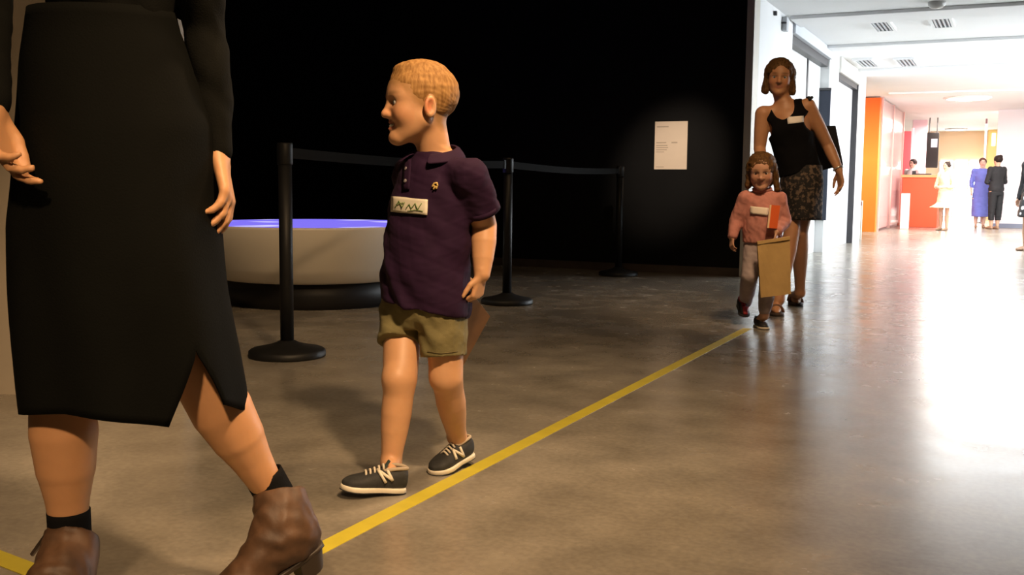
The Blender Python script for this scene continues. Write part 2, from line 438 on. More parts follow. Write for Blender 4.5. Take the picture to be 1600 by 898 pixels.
# far lobby
Yo = float(FL(1350, 362)[1]); Xo = float(FL(1368, 362)[0])
M_or = bpy.data.materials.new('orange_glow_gradient'); M_or.use_nodes = True  # glow of lit coloured glass put into the base colour as a height gradient
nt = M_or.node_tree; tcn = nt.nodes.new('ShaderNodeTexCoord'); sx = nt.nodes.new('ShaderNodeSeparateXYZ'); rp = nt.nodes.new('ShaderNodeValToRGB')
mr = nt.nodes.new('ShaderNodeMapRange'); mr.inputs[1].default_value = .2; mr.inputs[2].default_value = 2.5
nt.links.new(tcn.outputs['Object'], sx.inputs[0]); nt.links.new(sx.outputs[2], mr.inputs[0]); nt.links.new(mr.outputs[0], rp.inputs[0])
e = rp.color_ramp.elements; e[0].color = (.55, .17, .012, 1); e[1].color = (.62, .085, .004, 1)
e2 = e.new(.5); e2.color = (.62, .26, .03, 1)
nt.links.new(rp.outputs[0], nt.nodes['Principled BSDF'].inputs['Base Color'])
zo = float(onY(1350, 153, Yo)[2])
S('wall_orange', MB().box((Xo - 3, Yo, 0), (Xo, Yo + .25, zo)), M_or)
S('wall_lobby_left', MB().box((WX - 6, YB - .2, 0), (float(onY(1410, 250, YB)[0]), YB, CZ)), mat('pink_paint', (.86, .45, .50), .6))
S('wall_lobby_end', MB().box((WX - 6, YB + .02, 0), (RX, YB + .2, CZ)), mat('peach_paint', (.95, .72, .50), .6))
Yr = float(FL(1580, 356)[1]); Xr = float(onY(1556, 250, Yr)[0])
S('wall_lobby_right', MB().box((Xr, Yr, 0), (RX - .001, Yr + .25, CZ)), mat('pinkish_white', (.88, .82, .83), .6))
S('baseboard_lobby', MB().box((Xr, Yr - .015, 0), (RX - .06, Yr - .0005, .09)), mat('blue_grey', (.22, .25, .33), .5))
# glass screen running back from the orange wall
gp = thing('glass_partition', (Xo, Yo + 2, 0), 'pale pink glass partition between orange wall and red desk', 'partition')
ys = [Yo + .27] + [float(onX(x, 300, Xo)[1]) for x in (1390, 1406)]
M_pg = mat('pink_glass', (.95, .62, .60), .15, alpha=.55)
for a, b_ in zip(ys[:-1], ys[1:]):
    MB().box((Xo - .012, a + .03, .05), (Xo + .012, b_ - .03, zo)).build('pane', M_pg, gp)
for y in ys[0:]:
    MB().box((Xo - .03, y - .03, 0), (Xo + .03, y + .03, zo + .03)).build('mullion', mat('rose_metal', (.75, .45, .40), .35), gp)
# bright glazing at the end of the lobby
wn = thing('window_4', (onY(1500, 340, YB)[0], YB, 0), None, None); wn['kind'] = 'structure'
x0, x1 = float(onY(1466, 300, YB)[0]), float(onY(1534, 300, YB)[0]); z1 = float(onY(1500, 253, YB)[2])
M_end = mat('daylit_end_glass', (1, 1, 1), .2, emis=(1, .97, .92), estr=14)
for k in range(3):
    a, b_ = x0 + (x1 - x0) * k / 3, x0 + (x1 - x0) * (k + 1) / 3
    MB().box((a + .02, YB - .02, .03), (b_ - .02, YB + .015, z1)).build('pane', M_end, wn)
fr = MB()
for k in range(4): fr.box((x0 + (x1 - x0) * k / 3 - .02, YB - .03, 0), (x0 + (x1 - x0) * k / 3 + .02, YB + .018, z1 + .04))
fr.build('window_frame', M_white, wn)
# lobby lamps, with added area fill
M_glow = mat('lamp_diffuser', (1, 1, 1), .4, emis=(1, .95, .88), estr=16)
def round_light(x, y, r, label):
    c = CE(x, y); t = thing('ceiling_light', c, label, 'ceiling light', 'round ceiling lights in the far lobby')
    MB().lathe([(.0005, -.035), (r * .9, -.035), (r, -.02), (r, -.001)], c, 32).build('rim', M_white, t, True)
    MB().lathe([(.0005, -.05), (r * .6, -.047), (r * .86, -.0355), (.0005, -.0352)], c, 32).build('diffuser', M_glow, t, True)
round_light(1512, 152, .42, 'large round glowing ceiling light above the lobby')
round_light(1494, 201, .30, 'small round glowing ceiling light near the peach wall')
lamp('lobby_fill_1', 'AREA', (WX + 2.0, 20.5, CZ - .12), (WX + 2.0, 20.5, 0), 340, (1, .93, .86), 2.5, size_y=3)  # added area fill under the ceiling, no fixture
lamp('lobby_fill_2', 'AREA', (WX + 1.8, 27, CZ - .12), (WX + 1.8, 27, 0), 700, (1, .86, .78), 3, size_y=4)  # second added fill, washes out the lobby's far end
lamp('hall_light', 'AREA', (WX + 2.4, 14.3, CZ - .12), (WX + 2.4, 14.3, 0), 170, (.93, .97, 1), 2.2, size_y=3)
lamp('lobby_left', 'AREA', (WX - 2.5, 19.0, CZ - .3), (WX - 1, 20.5, .5), 160, (1, .8, .55), 1.5)

# ceiling diffusers
def vent(x, y, wd_, ln, label, n=4):
    c = CE(x, y) - A3(0, 0, .001); t = thing('ceiling_vent', c, label, 'air vent', 'linear air vents in the hall ceiling')
    mb = MB(); a, b_ = wd_ / 2, ln / 2
    mb.box(c + A3(-a, -b_, -.012), c + A3(a, b_, -.006)); mb.build('backing', mat('vent_dark', (.10, .11, .13), .6), t)
    mb = MB()
    for lo, hi in (((-a - .03, -b_ - .03), (a + .03, -b_)), ((-a - .03, b_), (a + .03, b_ + .03)), ((-a - .03, -b_), (-a, b_)), ((a, -b_), (a + .03, b_))):
        mb.box(c + A3(*lo, -.03), c + A3(*hi, 0))
    mb.build('frame', M_ceil, t)
    for k in range(n):
        xx = -a + wd_ * (k + .5) / n
        MB().box(c + A3(xx - wd_ / n * .2, -b_, -.028), c + A3(xx + wd_ / n * .2, b_, -.013)).build('slat', mat('vent_slat', (.55, .58, .62), .5), t)
vent(1377, 36, .16, .75, 'pale bluish linear ceiling vent, first on the left')
vent(1471, 30, .16, .75, 'dark-slatted linear ceiling vent nearest the camera')
vent(1354, 96, .2, .8, 'small far ceiling vent beside the dark doorway')
vent(1417, 95, .2, .8, 'far ceiling vent right of the other far one')
c = CE(1464, 3); t = thing('smoke_detector', c, 'round grey detector on the ceiling at the top edge', 'detector')
MB().lathe([(.0005, -.06), (.05, -.055), (.075, -.03), (.08, -.001)], c, 24).build('body', mat('grey_plastic', (.45, .44, .42), .5), t, True)
c = onX(1223, 38, WX); t = thing('wall_sensor', c, 'small grey sensor high on the white hall wall', 'sensor')
MB().box(c + A3(.0005, -.05, -.07), c + A3(.05, .05, .07)).build('housing', mat('sensor_grey', (.5, .52, .55), .5), t, bevel=.008)
MB().lathe([(.0005, .0), (.03, .0), (.028, .012), (.0005, .018)], c + A3(.02, -.051, .0), 12).build('lens', M_dark, t, True)
c = onX(1209, 21, WX); t = thing('cable_clip', c, 'tiny dark clip on the white wall beneath the ceiling', 'clip')
MB().box(c + A3(.0005, -.02, -.02), c + A3(.03, .02, .02)).build('clip_body', M_dark, t, bevel=.004)
# dark blue panel on the far jamb of the recess
q = [onY(1280, 142, Ya1), onY(1291, 142, Ya1), onY(1291, 344, Ya1), onY(1280, 344, Ya1)]
t = thing('wall_banner', q[3], 'tall dark navy panel hanging on the white door recess', 'panel')
lo, hi = np.min(q, 0), np.max(q, 0)
MB().box((lo[0], Ya1 - .035, lo[2]), (hi[0], Ya1 - .0005, hi[2])).build('banner_panel', mat('navy', (.02, .028, .05), .5), t, bevel=.004)
MB().box((lo[0] - .005, Ya1 - .045, hi[2]), (hi[0] + .005, Ya1 - .0005, hi[2] + .03)).build('banner_rail', M_dark, t)

# pillar / light wall end at far left behind the walking woman
pd = depth_of(FL(20, 616)); z_ = lambda p: p * A3(1, 1, 0)
c4 = [z_(P(-260, 616, pd)), z_(P(286, 616, pd))]; c4 = c4 + [c4[1] + CF * .14, c4[0] + CF * .14]
S('wall_left', MB().hexa(c4 + [p + UP * GZ for p in c4]), mat('warm_wall', (.50, .43, .34), .6, noise=.08, nscale=3))

# ------------------------------------------------------------------ objects on the floor and walls
# yellow floor tape: two strips meeting in front of the camera
M_tape = mat('yellow_tape', (.50, .42, .035), .5, noise=.12, nscale=14)
tp = thing('floor_tape', FL(520, 850), 'long yellow tape line stuck across the concrete floor', 'tape')
a, b_ = FL(1168, 513), FL(520, 847); d = nrm(a - b_); corner = FL(272, 976); b2 = b_ + d * ((corner - b_).dot(d))
s_ = np.cross(UP, d) * .025
MB().slab([b2 - s_, b2 + s_, a + s_, a - s_], UP, .0012).build('strip', M_tape, tp)
e_ = FL(0, 872); d2_ = nrm(e_ - b2); e_ = b2 + d2_ * 3; s2 = np.cross(UP, d2_) * .025
MB().slab([b2 - d2_ * .02 - s2, b2 - d2_ * .02 + s2, e_ + s2, e_ - s2], UP, .0016).build('strip', M_tape, tp)

# stanchions with retractable belts
M_post = mat('post_black', (.010, .010, .010), .5, noise=.2, nscale=20, spec=.3)
M_belt = mat('belt_black', (.012, .012, .012), .9, spec=.05)
PH = .985
sp = [FL(449, 556), FL(792, 474), FL(966, 430)]
lab = ['black belt stanchion nearest the camera, in front of the white basin', 'black belt stanchion just right of the boy',
       'farthest black belt stanchion against the black wall']
posts = []
for i, p in enumerate(sp):
    t = thing('belt_stanchion', p, lab[i], 'stanchion', 'belt stanchions')
    MB().lathe([(.0005, 0), (.175, 0), (.178, .008), (.176, .028), (.165, .036), (.09, .052), (.05, .066), (.036, .075), (.0005, .076)], p, 56).build('base', M_post, t, True)
    MB().lathe([(.031, .07), (.031, PH - .10)], p, 32).build('pole', M_post, t, True)
    MB().lathe([(.033, PH - .10), (.036, PH - .095), (.036, PH - .008), (.033, PH), (.0005, PH + .001)], p, 32).build('cap', M_post, t, True)
    posts.append(t)
for i in (0, 1):
    a, b_ = sp[i], sp[i + 1]; d = nrm(b_ - a); a2, b2_ = a + d * .036, b_ - d * .036
    pts = [a2 + (b2_ - a2) * u + UP * (PH - .045 - .018 * math.sin(math.pi * u)) for u in np.linspace(0, 1, 13)]
    n_ = np.cross(UP, d) * .001
    mb = MB().rings([[p - n_ - UP * .024, p + n_ - UP * .024, p + n_ + UP * .024, p - n_ + UP * .024] for p in pts])
    mb.build('belt', M_belt, posts[i])
    MB().slab([b2_ - d * .03 + n_ * s + UP * z for s, z in ((-6, PH - .075), (6, PH - .075), (6, PH - .015), (-6, PH - .015))], d, .028).build('belt_clip', M_post, posts[i], bevel=.003)

# glowing round basin table
near = FL(465, 485); cb = near + CF * .60; cb[2] = 0
t = thing('display_table', cb, 'round white bowl-shaped display table with glowing violet top', 'display table')
MB().lathe([(.0005, 0), (.60, 0), (.60, .15), (.56, .165), (.0005, .166)], cb, 72).build('plinth', mat('plinth_black', (.012, .011, .011), .5), t, True)
MB().lathe([(.0005, .1665), (.64, .168), (.70, .185), (.745, .26), (.785, .40), (.805, .515), (.80, .53), (.785, .53), (.77, .5305), (.77, .52), (.0005, .52)], cb, 96).build('bowl', mat('bowl_white', (.80, .74, .62), .4), t, True)
m = bpy.data.materials.new('violet_screen'); m.use_nodes = True; nt = m.node_tree; bs = nt.nodes['Principled BSDF']
tcn = nt.nodes.new('ShaderNodeTexCoord'); n_ = nt.nodes.new('ShaderNodeTexNoise'); n_.inputs['Scale'].default_value = 2.6; n_.inputs['Detail'].default_value = 1
rp = nt.nodes.new('ShaderNodeValToRGB'); e = rp.color_ramp.elements; e[0].position = .55; e[0].color = (.19, .15, .80, 1); e[1].position = .74; e[1].color = (.75, .72, 1, 1)
nt.links.new(tcn.outputs['Object'], n_.inputs['Vector']); nt.links.new(n_.outputs[0], rp.inputs[0]); nt.links.new(rp.outputs[0], bs.inputs['Emission Color'])
bs.inputs['Emission Strength'].default_value = 1.15; bs.inputs['Base Color'].default_value = (.05, .04, .2, 1)
MB().lathe([(.0005, .5205), (.768, .5205), (.768, .534), (.0005, .534)], cb, 96).build('screen', m, t)

# notice on the black wall
q = [onY(1024, 190, WY), onY(1075, 189, WY), onY(1075, 264, WY), onY(1024, 265, WY)]
x0, x1, z0, z1 = q[0][0], q[1][0], (q[2][2] + q[3][2]) / 2, (q[0][2] + q[1][2]) / 2
t = thing('wall_notice', A3((x0 + x1) / 2, WY, z0), 'cream paper notice with faint text on the black wall', 'notice')
MB().box((x0, WY - .006, z0), (x1, WY - .0005, z1)).build('board', mat('notice_paper', (.82, .68, .55), .6, noise=.06, nscale=5), t)
M_ink = mat('faded_ink', (.48, .39, .31), .7)
Wn, Hn = x1 - x0, z1 - z0
for (u0, u1, v, hgt) in ((.06, .42, .11, .012), (.05, .36, .44, .010), (.52, .70, .44, .014), (.05, .40, .50, .009), (.05, .42, .545, .009), (.05, .38, .59, .009), (.05, .30, .635, .007), (.05, .30, .95, .008)):
    MB().box((x0 + Wn * u0, WY - .0068, z1 - Hn * v - Hn * hgt), (x0 + Wn * u1, WY - .0061, z1 - Hn * v + Hn * hgt)).build('print_line', M_ink, t)

# far lobby furniture
Yd = float(FL(1437, 355)[1])
def fx(x, Y): return float(onY(x, 300, Y)[0])
def fz(x, y, Y): return float(onY(x, y, Y)[2])
xd0, xd1, zd = fx(1409, Yd), fx(1466, Yd), fz(1437, 273, Yd)
t = thing('reception_desk', A3((xd0 + xd1) / 2, Yd, 0), 'red-orange reception desk in the far lobby', 'desk')
M_red = mat('desk_red', (.78, .09, .03), .5)
MB().box((xd0, Yd, .0), (xd1, Yd + .9, zd - .06)).build('front_panel', M_red, t, bevel=.01)
MB().box((xd0 - .03, Yd - .03, zd - .06), (xd1 + .03, Yd + .93, zd)).build('countertop', mat('desk_orange', (.90, .33, .14), .4), t, bevel=.01)
t = thing('desk_monitor', A3(fx(1436, Yd + .4), Yd + .4, zd), 'low dark monitor lying on the red desk', 'monitor')
MB().box((fx(1424, Yd + .4), Yd + .3, zd + .0005), (fx(1454, Yd + .4), Yd + .6, zd + .03)).build('monitor_base', M_dark, t, bevel=.004)
MB().slab([A3(fx(1423, Yd + .4), Yd + .5, zd + .03), A3(fx(1429, Yd + .4), Yd + .5, zd + .03), A3(fx(1429, Yd + .4), Yd + .5, zd + .09), A3(fx(1423, Yd + .4), Yd + .5, zd + .09)], A3(0, 1, 0), .03).build('monitor_screen', M_dark, t)
Yw = Yd - 1.2
t = thing('sign_pedestal', A3(fx(1415, Yw), Yw, 0), 'small white pedestal standing before the red desk', 'pedestal')
MB().box((fx(1409, Yw), Yw - .08, 0), (fx(1422, Yw), Yw + .08, fz(1415, 302, Yw))).build('pedestal_body', mat('ped_white', (.85, .83, .76), .5), t, bevel=.01)
MB().box((fx(1412, Yw), Yw - .084, fz(1415, 318, Yw)), (fx(1418, Yw), Yw - .0805, fz(1415, 308, Yw))).build('pedestal_mark', mat('soft_pink', (.75, .45, .45), .5), t)
pp = FL(1342, 374)
t = thing('slim_post', pp, 'slim white post with dark top at the end of the hall wall', 'post')
MB().box(pp + A3(-.035, -.03, 0), pp + A3(.035, .03, .62)).build('post_body', M_cream, t, bevel=.006)
MB().box(pp + A3(-.028, -.035, .54), pp + A3(.028, -.0305, .60)).build('post_reader', mat('reader_red', (.25, .07, .06), .5), t)
Yt = Yd + 3.2
t = thing('hanging_screen', A3(fx(1454, Yt), Yt, fz(1454, 262, Yt)), 'tall black screen hanging above the red desk', 'screen')
sx0, sx1, sz0, sz1 = fx(1444, Yt), fx(1463, Yt), fz(1454, 262, Yt), fz(1454, 207, Yt)
MB().box((sx0, Yt, sz0), (sx1, Yt + .06, sz1)).build('screen_body', mat('screen_black', (.01, .008, .008), .3), t, bevel=.008)
MB().box((sx0 + .1, Yt - .004, sz0 + (sz1 - sz0) * .58), (sx0 + .24, Yt - .0005, sz0 + (sz1 - sz0) * .82)).build('screen_image', mat('screen_grey', (.25, .24, .28), .3, emis=(.5, .5, .6), estr=.35), t)
for xx in (sx0 + .05, sx1 - .05): MB().tube([A3(xx, Yt + .03, sz1), A3(xx, Yt + .03, CZ)], .012, 8).build('hanger', M_dark, t)
Yp = Yd + 2.6
t = thing('wall_panel', A3(fx(1414, Yp), Yp, 0), 'narrow red panel behind the lobby desk', 'panel')
MB().box((fx(1408, Yp), Yp, 0), (fx(1420, Yp), Yp + .12, fz(1414, 205, Yp))).build('panel_board', mat('panel_red', (.85, .12, .14), .5), t, bevel=.01)
MB().box((fx(1420, Yp), Yp, 0), (fx(1423, Yp), Yp + .14, fz(1414, 200, Yp))).build('panel_edge', mat('panel_pink', (.9, .6, .65), .5), t)
Yq = Yp + 1.4
t = thing('wall_panel', A3(fx(1434, Yq), Yq, 0), 'pale pink panel left of the black hanging screen', 'panel')
MB().box((fx(1421, Yq), Yq, 0), (fx(1444, Yq), Yq + .12, fz(1434, 186, Yq))).build('panel_board', mat('panel_pale', (.92, .66, .74), .5), t, bevel=.01)
Yk = YB - .6
t = thing('lit_column', A3(fx(1546, Yk), Yk, 0), 'yellow lit glass column beside the white lobby wall', 'column')
MB().box((fx(1539, Yk), Yk, 0), (fx(1554, Yk), Yk + .3, fz(1546, 192, Yk))).build('column_body', mat('column_yellow', (.95, .70, .25), .4), t, bevel=.01)
MB().box((fx(1545, Yk), Yk - .02, fz(1546, 228, Yk)), (fx(1551, Yk), Yk - .0005, fz(1546, 208, Yk))).build('column_lamp', mat('column_glow', (1, .9, .5), .4, emis=(1, .9, .5), estr=3), t)
MB().box((fx(1553.5, Yk), Yk - .03, 0), (fx(1556, Yk), Yk + .3, fz(1546, 190, Yk))).build('column_edge', mat('column_brown', (.45, .28, .12), .4), t)
Ye = Yd + 4
t = thing('hanging_rod', A3(fx(1535.5, Ye), Ye, 0), 'thin mauve pole rising from lobby floor to ceiling', 'pole')
MB().tube([A3(fx(1535.5, Ye), Ye, 0), A3(fx(1535.5, Ye), Ye, CZ - .001)], .022, 12).build('rod', mat('mauve_metal', (.45, .28, .32), .4), t, True)
MB().lathe([(.0005, 0), (.09, 0), (.085, .02), (.03, .03), (.0005, .03)], A3(fx(1535.5, Ye), Ye, 0), 20).build('rod_foot', M_dark, t, True)

# ------------------------------------------------------------------ people: shared builders
def lerp(a, b, t): return np.asarray(a) + (np.asarray(b) - np.asarray(a)) * t
def limb(a, b, radii, k=.02): return [chain([lerp(a, b, i / (len(radii) - 1)) for i in range(len(radii))], radii, k)]
def chain(pts, radii, k=.02, ks=.006):   # one tapering limb through all its joints
    pts = [np.asarray(p, float) for p in pts]
    cs = [cone(pts[i], pts[i + 1], radii[i], radii[i + 1]) for i in range(len(pts) - 1)]
    def fn(X, Y, Z):
        d = cs[0].fn(X, Y, Z)
        for c in cs[1:]: d = np.minimum(d, c.fn(X, Y, Z))
        return d
    return Prim(fn, np.min([c.lo for c in cs], 0), np.max([c.hi for c in cs], 0), k)
def bendy(ps, rs, k=.02):                # joints ps with radius lists rs per segment -> one chain
    pts, rad = [ps[0]], [rs[0][0]]
    for (a, b), r in zip(zip(ps[:-1], ps[1:]), rs):
        for i in range(1, len(r)): pts.append(lerp(a, b, i / (len(r) - 1))); rad.append(r[i])
    return [chain(pts, rad, k)]
def rot(v, ax, ang):
    ax = nrm(ax); v = np.asarray(v, float)
    return v * math.cos(ang) + np.cross(ax, v) * math.sin(ang) + ax * ax.dot(v) * (1 - math.cos(ang))
def hand(wr, d, n, L, thumb, curl=.35, curls=None, wrad=None, spread=.06, tang=.7):
    """wr wrist, d along the hand, n the way the palm faces, thumb +1/-1 side along cross(d,n)"""
    d = nrm(d); n = nrm(np.asarray(n) - d * np.dot(n, d)); s = np.cross(d, n) * thumb
    r = .052 * L; pr = []; wrad = wrad or .15 * L
    pr.append(cone(wr - d * .08 * L, wr + d * .06 * L, wrad, .145 * L, .02 * L, flat=n, fs=.78))
    lens = (.40, .46, .42, .33); side = (.155, .055, -.05, -.145); kn = (.50, .53, .50, .45)
    curls = curls or [curl] * 4
    for i in range(4):
        mc = wr + d * .04 * L + s * side[i] * .55 * L; k0 = wr + d * kn[i] * L + s * side[i] * L
        pr.append(cone(mc, k0, .085 * L, .068 * L, .05 * L, flat=n, fs=.85))
        dd = nrm(d + s * (side[i] * spread * 6)); p = k0
        for j, fr in enumerate((.44, .31, .25)):
            dd = rot(dd, np.cross(dd, n), curls[i] * (1, 1.1, .8)[j]); q = p + dd * lens[i] * fr * L
            pr.append(cone(p, q, r * (1 - .1 * j), r * (.92 - .12 * j), .012 * L)); p = q
    tb = wr + d * .12 * L + s * .12 * L; td = nrm(d * math.cos(tang) + s * math.sin(tang) + n * .35)
    t1 = tb + td * .22 * L; td2 = nrm(rot(td, np.cross(td, d), .35)); t2 = t1 + td2 * .17 * L; t3 = t2 + nrm(td2 + d * .25) * .13 * L
    pr += [cone(tb, t1, .085 * L, .066 * L, .04 * L), cone(t1, t2, .062 * L, .056 * L, .012 * L), cone(t2, t3, .056 * L, .044 * L, .012 * L)]
    return pr
class Head:
    def __init__(s, c, F, tilt=0, roll=0, H=.22, child=False):
        F = nrm(F); L_ = nrm(np.cross(UP, F)); U_ = UP.copy()
        F2 = rot(F, L_, tilt); U2 = rot(U_, L_, tilt); s.F = F2; s.L = rot(L_, F2, roll); s.U = rot(U2, F2, roll)
        s.c = np.asarray(c, float); s.H = H; s.child = child; s.fr = np.array([s.L, s.F, s.U])
    def p(s, x, y, z): return s.c + s.H * (s.L * x + s.F * y + s.U * z)
    def loc(s, V): return ((V - s.c) @ s.fr.T) / s.H
    def e(s, c, r, k=.05, op='+'): return ell(s.p(*c), A3(*r) * s.H, s.fr, k * s.H, op)
    def cn(s, a, b, ra, rb, k=.05, op='+'): return cone(s.p(*a), s.p(*b), ra * s.H, rb * s.H, k * s.H, op)
    def prims(s, smile=0):
        ch = s.child; pr = []
        cw, jw = (.345, .27) if ch else (.325, .26)
        pr.append(s.e((0, -.06, .135), (cw, .40, .345), .06))
        pr.append(s.e((0, .09, -.14), (jw, .255, .30), .14))
        pr.append(s.e((0, .17, .10), (.25, .19, .24), .12))
        for q in (-1, 1):
            pr.append(s.cn((q * .22, .0, -.20), (q * .06, .235, -.395), .085, .075, .10))
            pr.append(s.e((q * (.165 if ch else .155), .205, -.135), (.105, .11, .11), .09))
            pr.append(s.cn((q * .20, .245, .065), (q * .05, .31, .06), .040, .045, .06))
        pr.append(s.e((0, .275, -.40), (.085, .075, .07), .06))
        for q in (-1, 1): pr.append(s.e((q * .135, .40, -.005), (.085, .075, .05), .05, '-'))
        for q in (-1, 1):                                  # lids over the eyeballs
            pr.append(s.cn((q * .075, .305, .046), (q * .195, .275, .040), .025, .023, .015))
            pr.append(s.cn((q * .08, .302, -.062), (q * .19, .275, -.056), .021, .021, .02))
        nl = .40 if ch else .425
        pr.append(s.cn((0, .325, .03), (0, nl, -.125), .030, .042, .045))
        pr.append(s.e((0, nl - .005, -.135), (.048, .045, .042), .03))
        for q in (-1, 1): pr.append(s.e((q * .052, .355, -.145), (.036, .045, .034), .025))
        ml = .11 + .02 * smile
        for q in (-1, 1):
            pr.append(s.cn((0, .335, -.238), (q * ml, .275, -.245 + .03 * smile), .024, .012, .03))
            pr.append(s.cn((0, .33, -.285), (q * ml * .9, .275, -.26 + .03 * smile), .028, .012, .03))
        op_ = .003 + .019 * smile
        pr.append(s.cn((-.09, .325, -.258 + .02 * smile), (0, .37, -.262), op_, op_ * 1.2, .012, '-'))
        pr.append(s.cn((.09, .325, -.258 + .02 * smile), (0, .37, -.262), op_, op_ * 1.2, .012, '-'))
        for q in (-1, 1):
            o = s.p(q * (cw + .005), -.05, -.06); n_ = nrm(s.L * q + s.F * -.45)
            fr = np.array([n_, nrm(s.F - n_ * s.F.dot(n_)), s.U])
            ez = .125 if ch else .115
            pr.append(ell(o, A3(.04, .085, ez) * s.H, fr, .03 * s.H))
            pr.append(ell(o + n_ * .035 * s.H + s.F * .012 * s.H, A3(.03, .045, .075) * s.H, fr, .02 * s.H, '-'))
        return pr
    def color(s, V, base, lip, brow):
        q = s.loc(V); c = np.tile(np.array(base, float), (len(V), 1))
        def mix(m, col): c[:] = c * (1 - m[:, None]) + np.array(col) * m[:, None]
        on = (np.abs(q).max(1) < .7) & (q[:, 1] > .12)
        def blob(cx, cz, rx, rz, soft=.35):
            d = np.sqrt(((q[:, 0] - cx) / rx) ** 2 + ((q[:, 2] - cz) / rz) ** 2); return np.clip((1 + soft - d) / (2 * soft), 0, 1) * on
        b = np.array(base)
        for g in (-1, 1): mix(.35 * blob(g * .19, -.14, .10, .09, .8), b * A3(1.12, .72, .66))
        mix(.30 * blob(0, -.13, .05, .05, .8) , b * A3(1.1, .75, .7))
        mix(.85 * blob(0, -.262, .115, .05, .3), lip)
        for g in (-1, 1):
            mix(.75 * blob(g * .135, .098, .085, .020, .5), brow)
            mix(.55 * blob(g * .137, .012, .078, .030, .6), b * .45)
        ear = (np.abs(np.abs(q[:, 0]) - .36) < .04) & (np.abs(q[:, 1] + .03) < .05) & (np.abs(q[:, 2] + .05) < .085)
        mix(.5 * ear, b * A3(.95, .42, .36))
        return c
    def eyes(s, parent, iris=(.10, .12, .14)):
        for q in (-1, 1):
            c = s.p(q * .137, .272, -.008); r = .062 * s.H
            mb = MB(); nu, nv = 20, 14; rings = []
            for i in range(nv + 1):
                a = math.pi * i / nv; rings.append([c + r * (s.F * math.cos(a) + math.sin(a) * (s.L * math.cos(t) + s.U * math.sin(t))) for t in np.linspace(0, 2 * math.pi, nu, False)])
            rings[0] = [p + 1e-5 * s.L * math.cos(i) for i, p in enumerate(rings[0])]
            mb.rings(rings[:], True)
            o = mb.build('eye', mat('eye_white', (.75, .70, .66), .25), parent, True)
            mb2 = MB(); rr = []
            for a in (.02, .25, .5): rr.append([c + (r + .0006) * (s.F * math.cos(a) + math.sin(a) * (s.L * math.cos(t) + s.U * math.sin(t))) for t in np.linspace(0, 2 * math.pi, 16, False)])
            mb2.rings(rr, True).build('iris', mat('iris_%d' % int(iris[2] * 100), iris, .2), o, True)
def skin_mat(name, rough=.5): return mat(name, (.7, .45, .3), rough, attr=True, noise=.06, nscale=30, bump=.03, bscale=250, sss=.12)
def torso(pel, neck, L, F, hw, ww, cw, hd, wd_, cd, grow=0, k=.03, belly=0, t0=-.16, t1=1.0):
    W = nrm(neck - pel); U = nrm(L - W * L.dot(W)); V = np.cross(W, U); V = V if V.dot(F) > 0 else -V; T = np.linalg.norm(neck - pel); g = grow
    st = [(-.16, 0, 0, hw * .62, hd * .72), (-.05, 0, 0, hw * .95, hd), (.05, 0, 0, hw, hd), (.38, 0, belly, ww, wd_), (.70, 0, 0, cw, cd), (.86, 0, -.005, cw * .88, cd * .84), (.95, 0, -.01, cw * .60, cd * .6), (1.0, 0, -.012, cw * .42, cd * .5)]
    st = [(t * T, a, b, c + g, d + g) for t, a, b, c, d in st if t0 <= t <= t1]
    return loft(pel, U, V, W, st, k)
def person(base, label, group=None): return thing('person', base, label, 'person', group)
def strand(m_name, c, c2): return mat(m_name, c, .6, noise=.5, nscale=14, col2=c2, bump=.25, bscale=50, stretch=(9, 9, 1.2), spec=.12)

def foot_frame(heel, toe, up=UP):
    X = nrm(toe - heel); Y = nrm(np.cross(up, X)); Z = np.cross(X, Y); return X, Y, Z
SOLE = [(0, .0), (.02, .26), (.08, .36), (.2, .39), (.4, .37), (.55, .43), (.70, .50), (.82, .47), (.92, .36), (.98, .18), (1.0, .0)]
def sole_mesh(heel, X, Y, Z, L, wd_, z0, z1, inset=0, toe_up=.0, side=0):
    pts = []
    for sg in (1, -1):
        rng_ = SOLE if sg > 0 else SOLE[-2:0:-1]
        for t, w_ in rng_: pts.append((t * L, sg * w_ * wd_ + side * wd_ * .10 * max(0, t - .35) , t))
    def lv(z, g): return [heel + X * (x * (1 - g) + L * .5 * g) + Y * y * (1 - g) + Z * (z + toe_up * max(0, t - .75) ** 2 * L * 3) for x, y, t in pts]
    return MB().rings([lv(z0, .05), lv(z0 + (z1 - z0) * .25, inset - .01), lv(z0 + (z1 - z0) * .8, inset), lv(z1, inset + .02)])
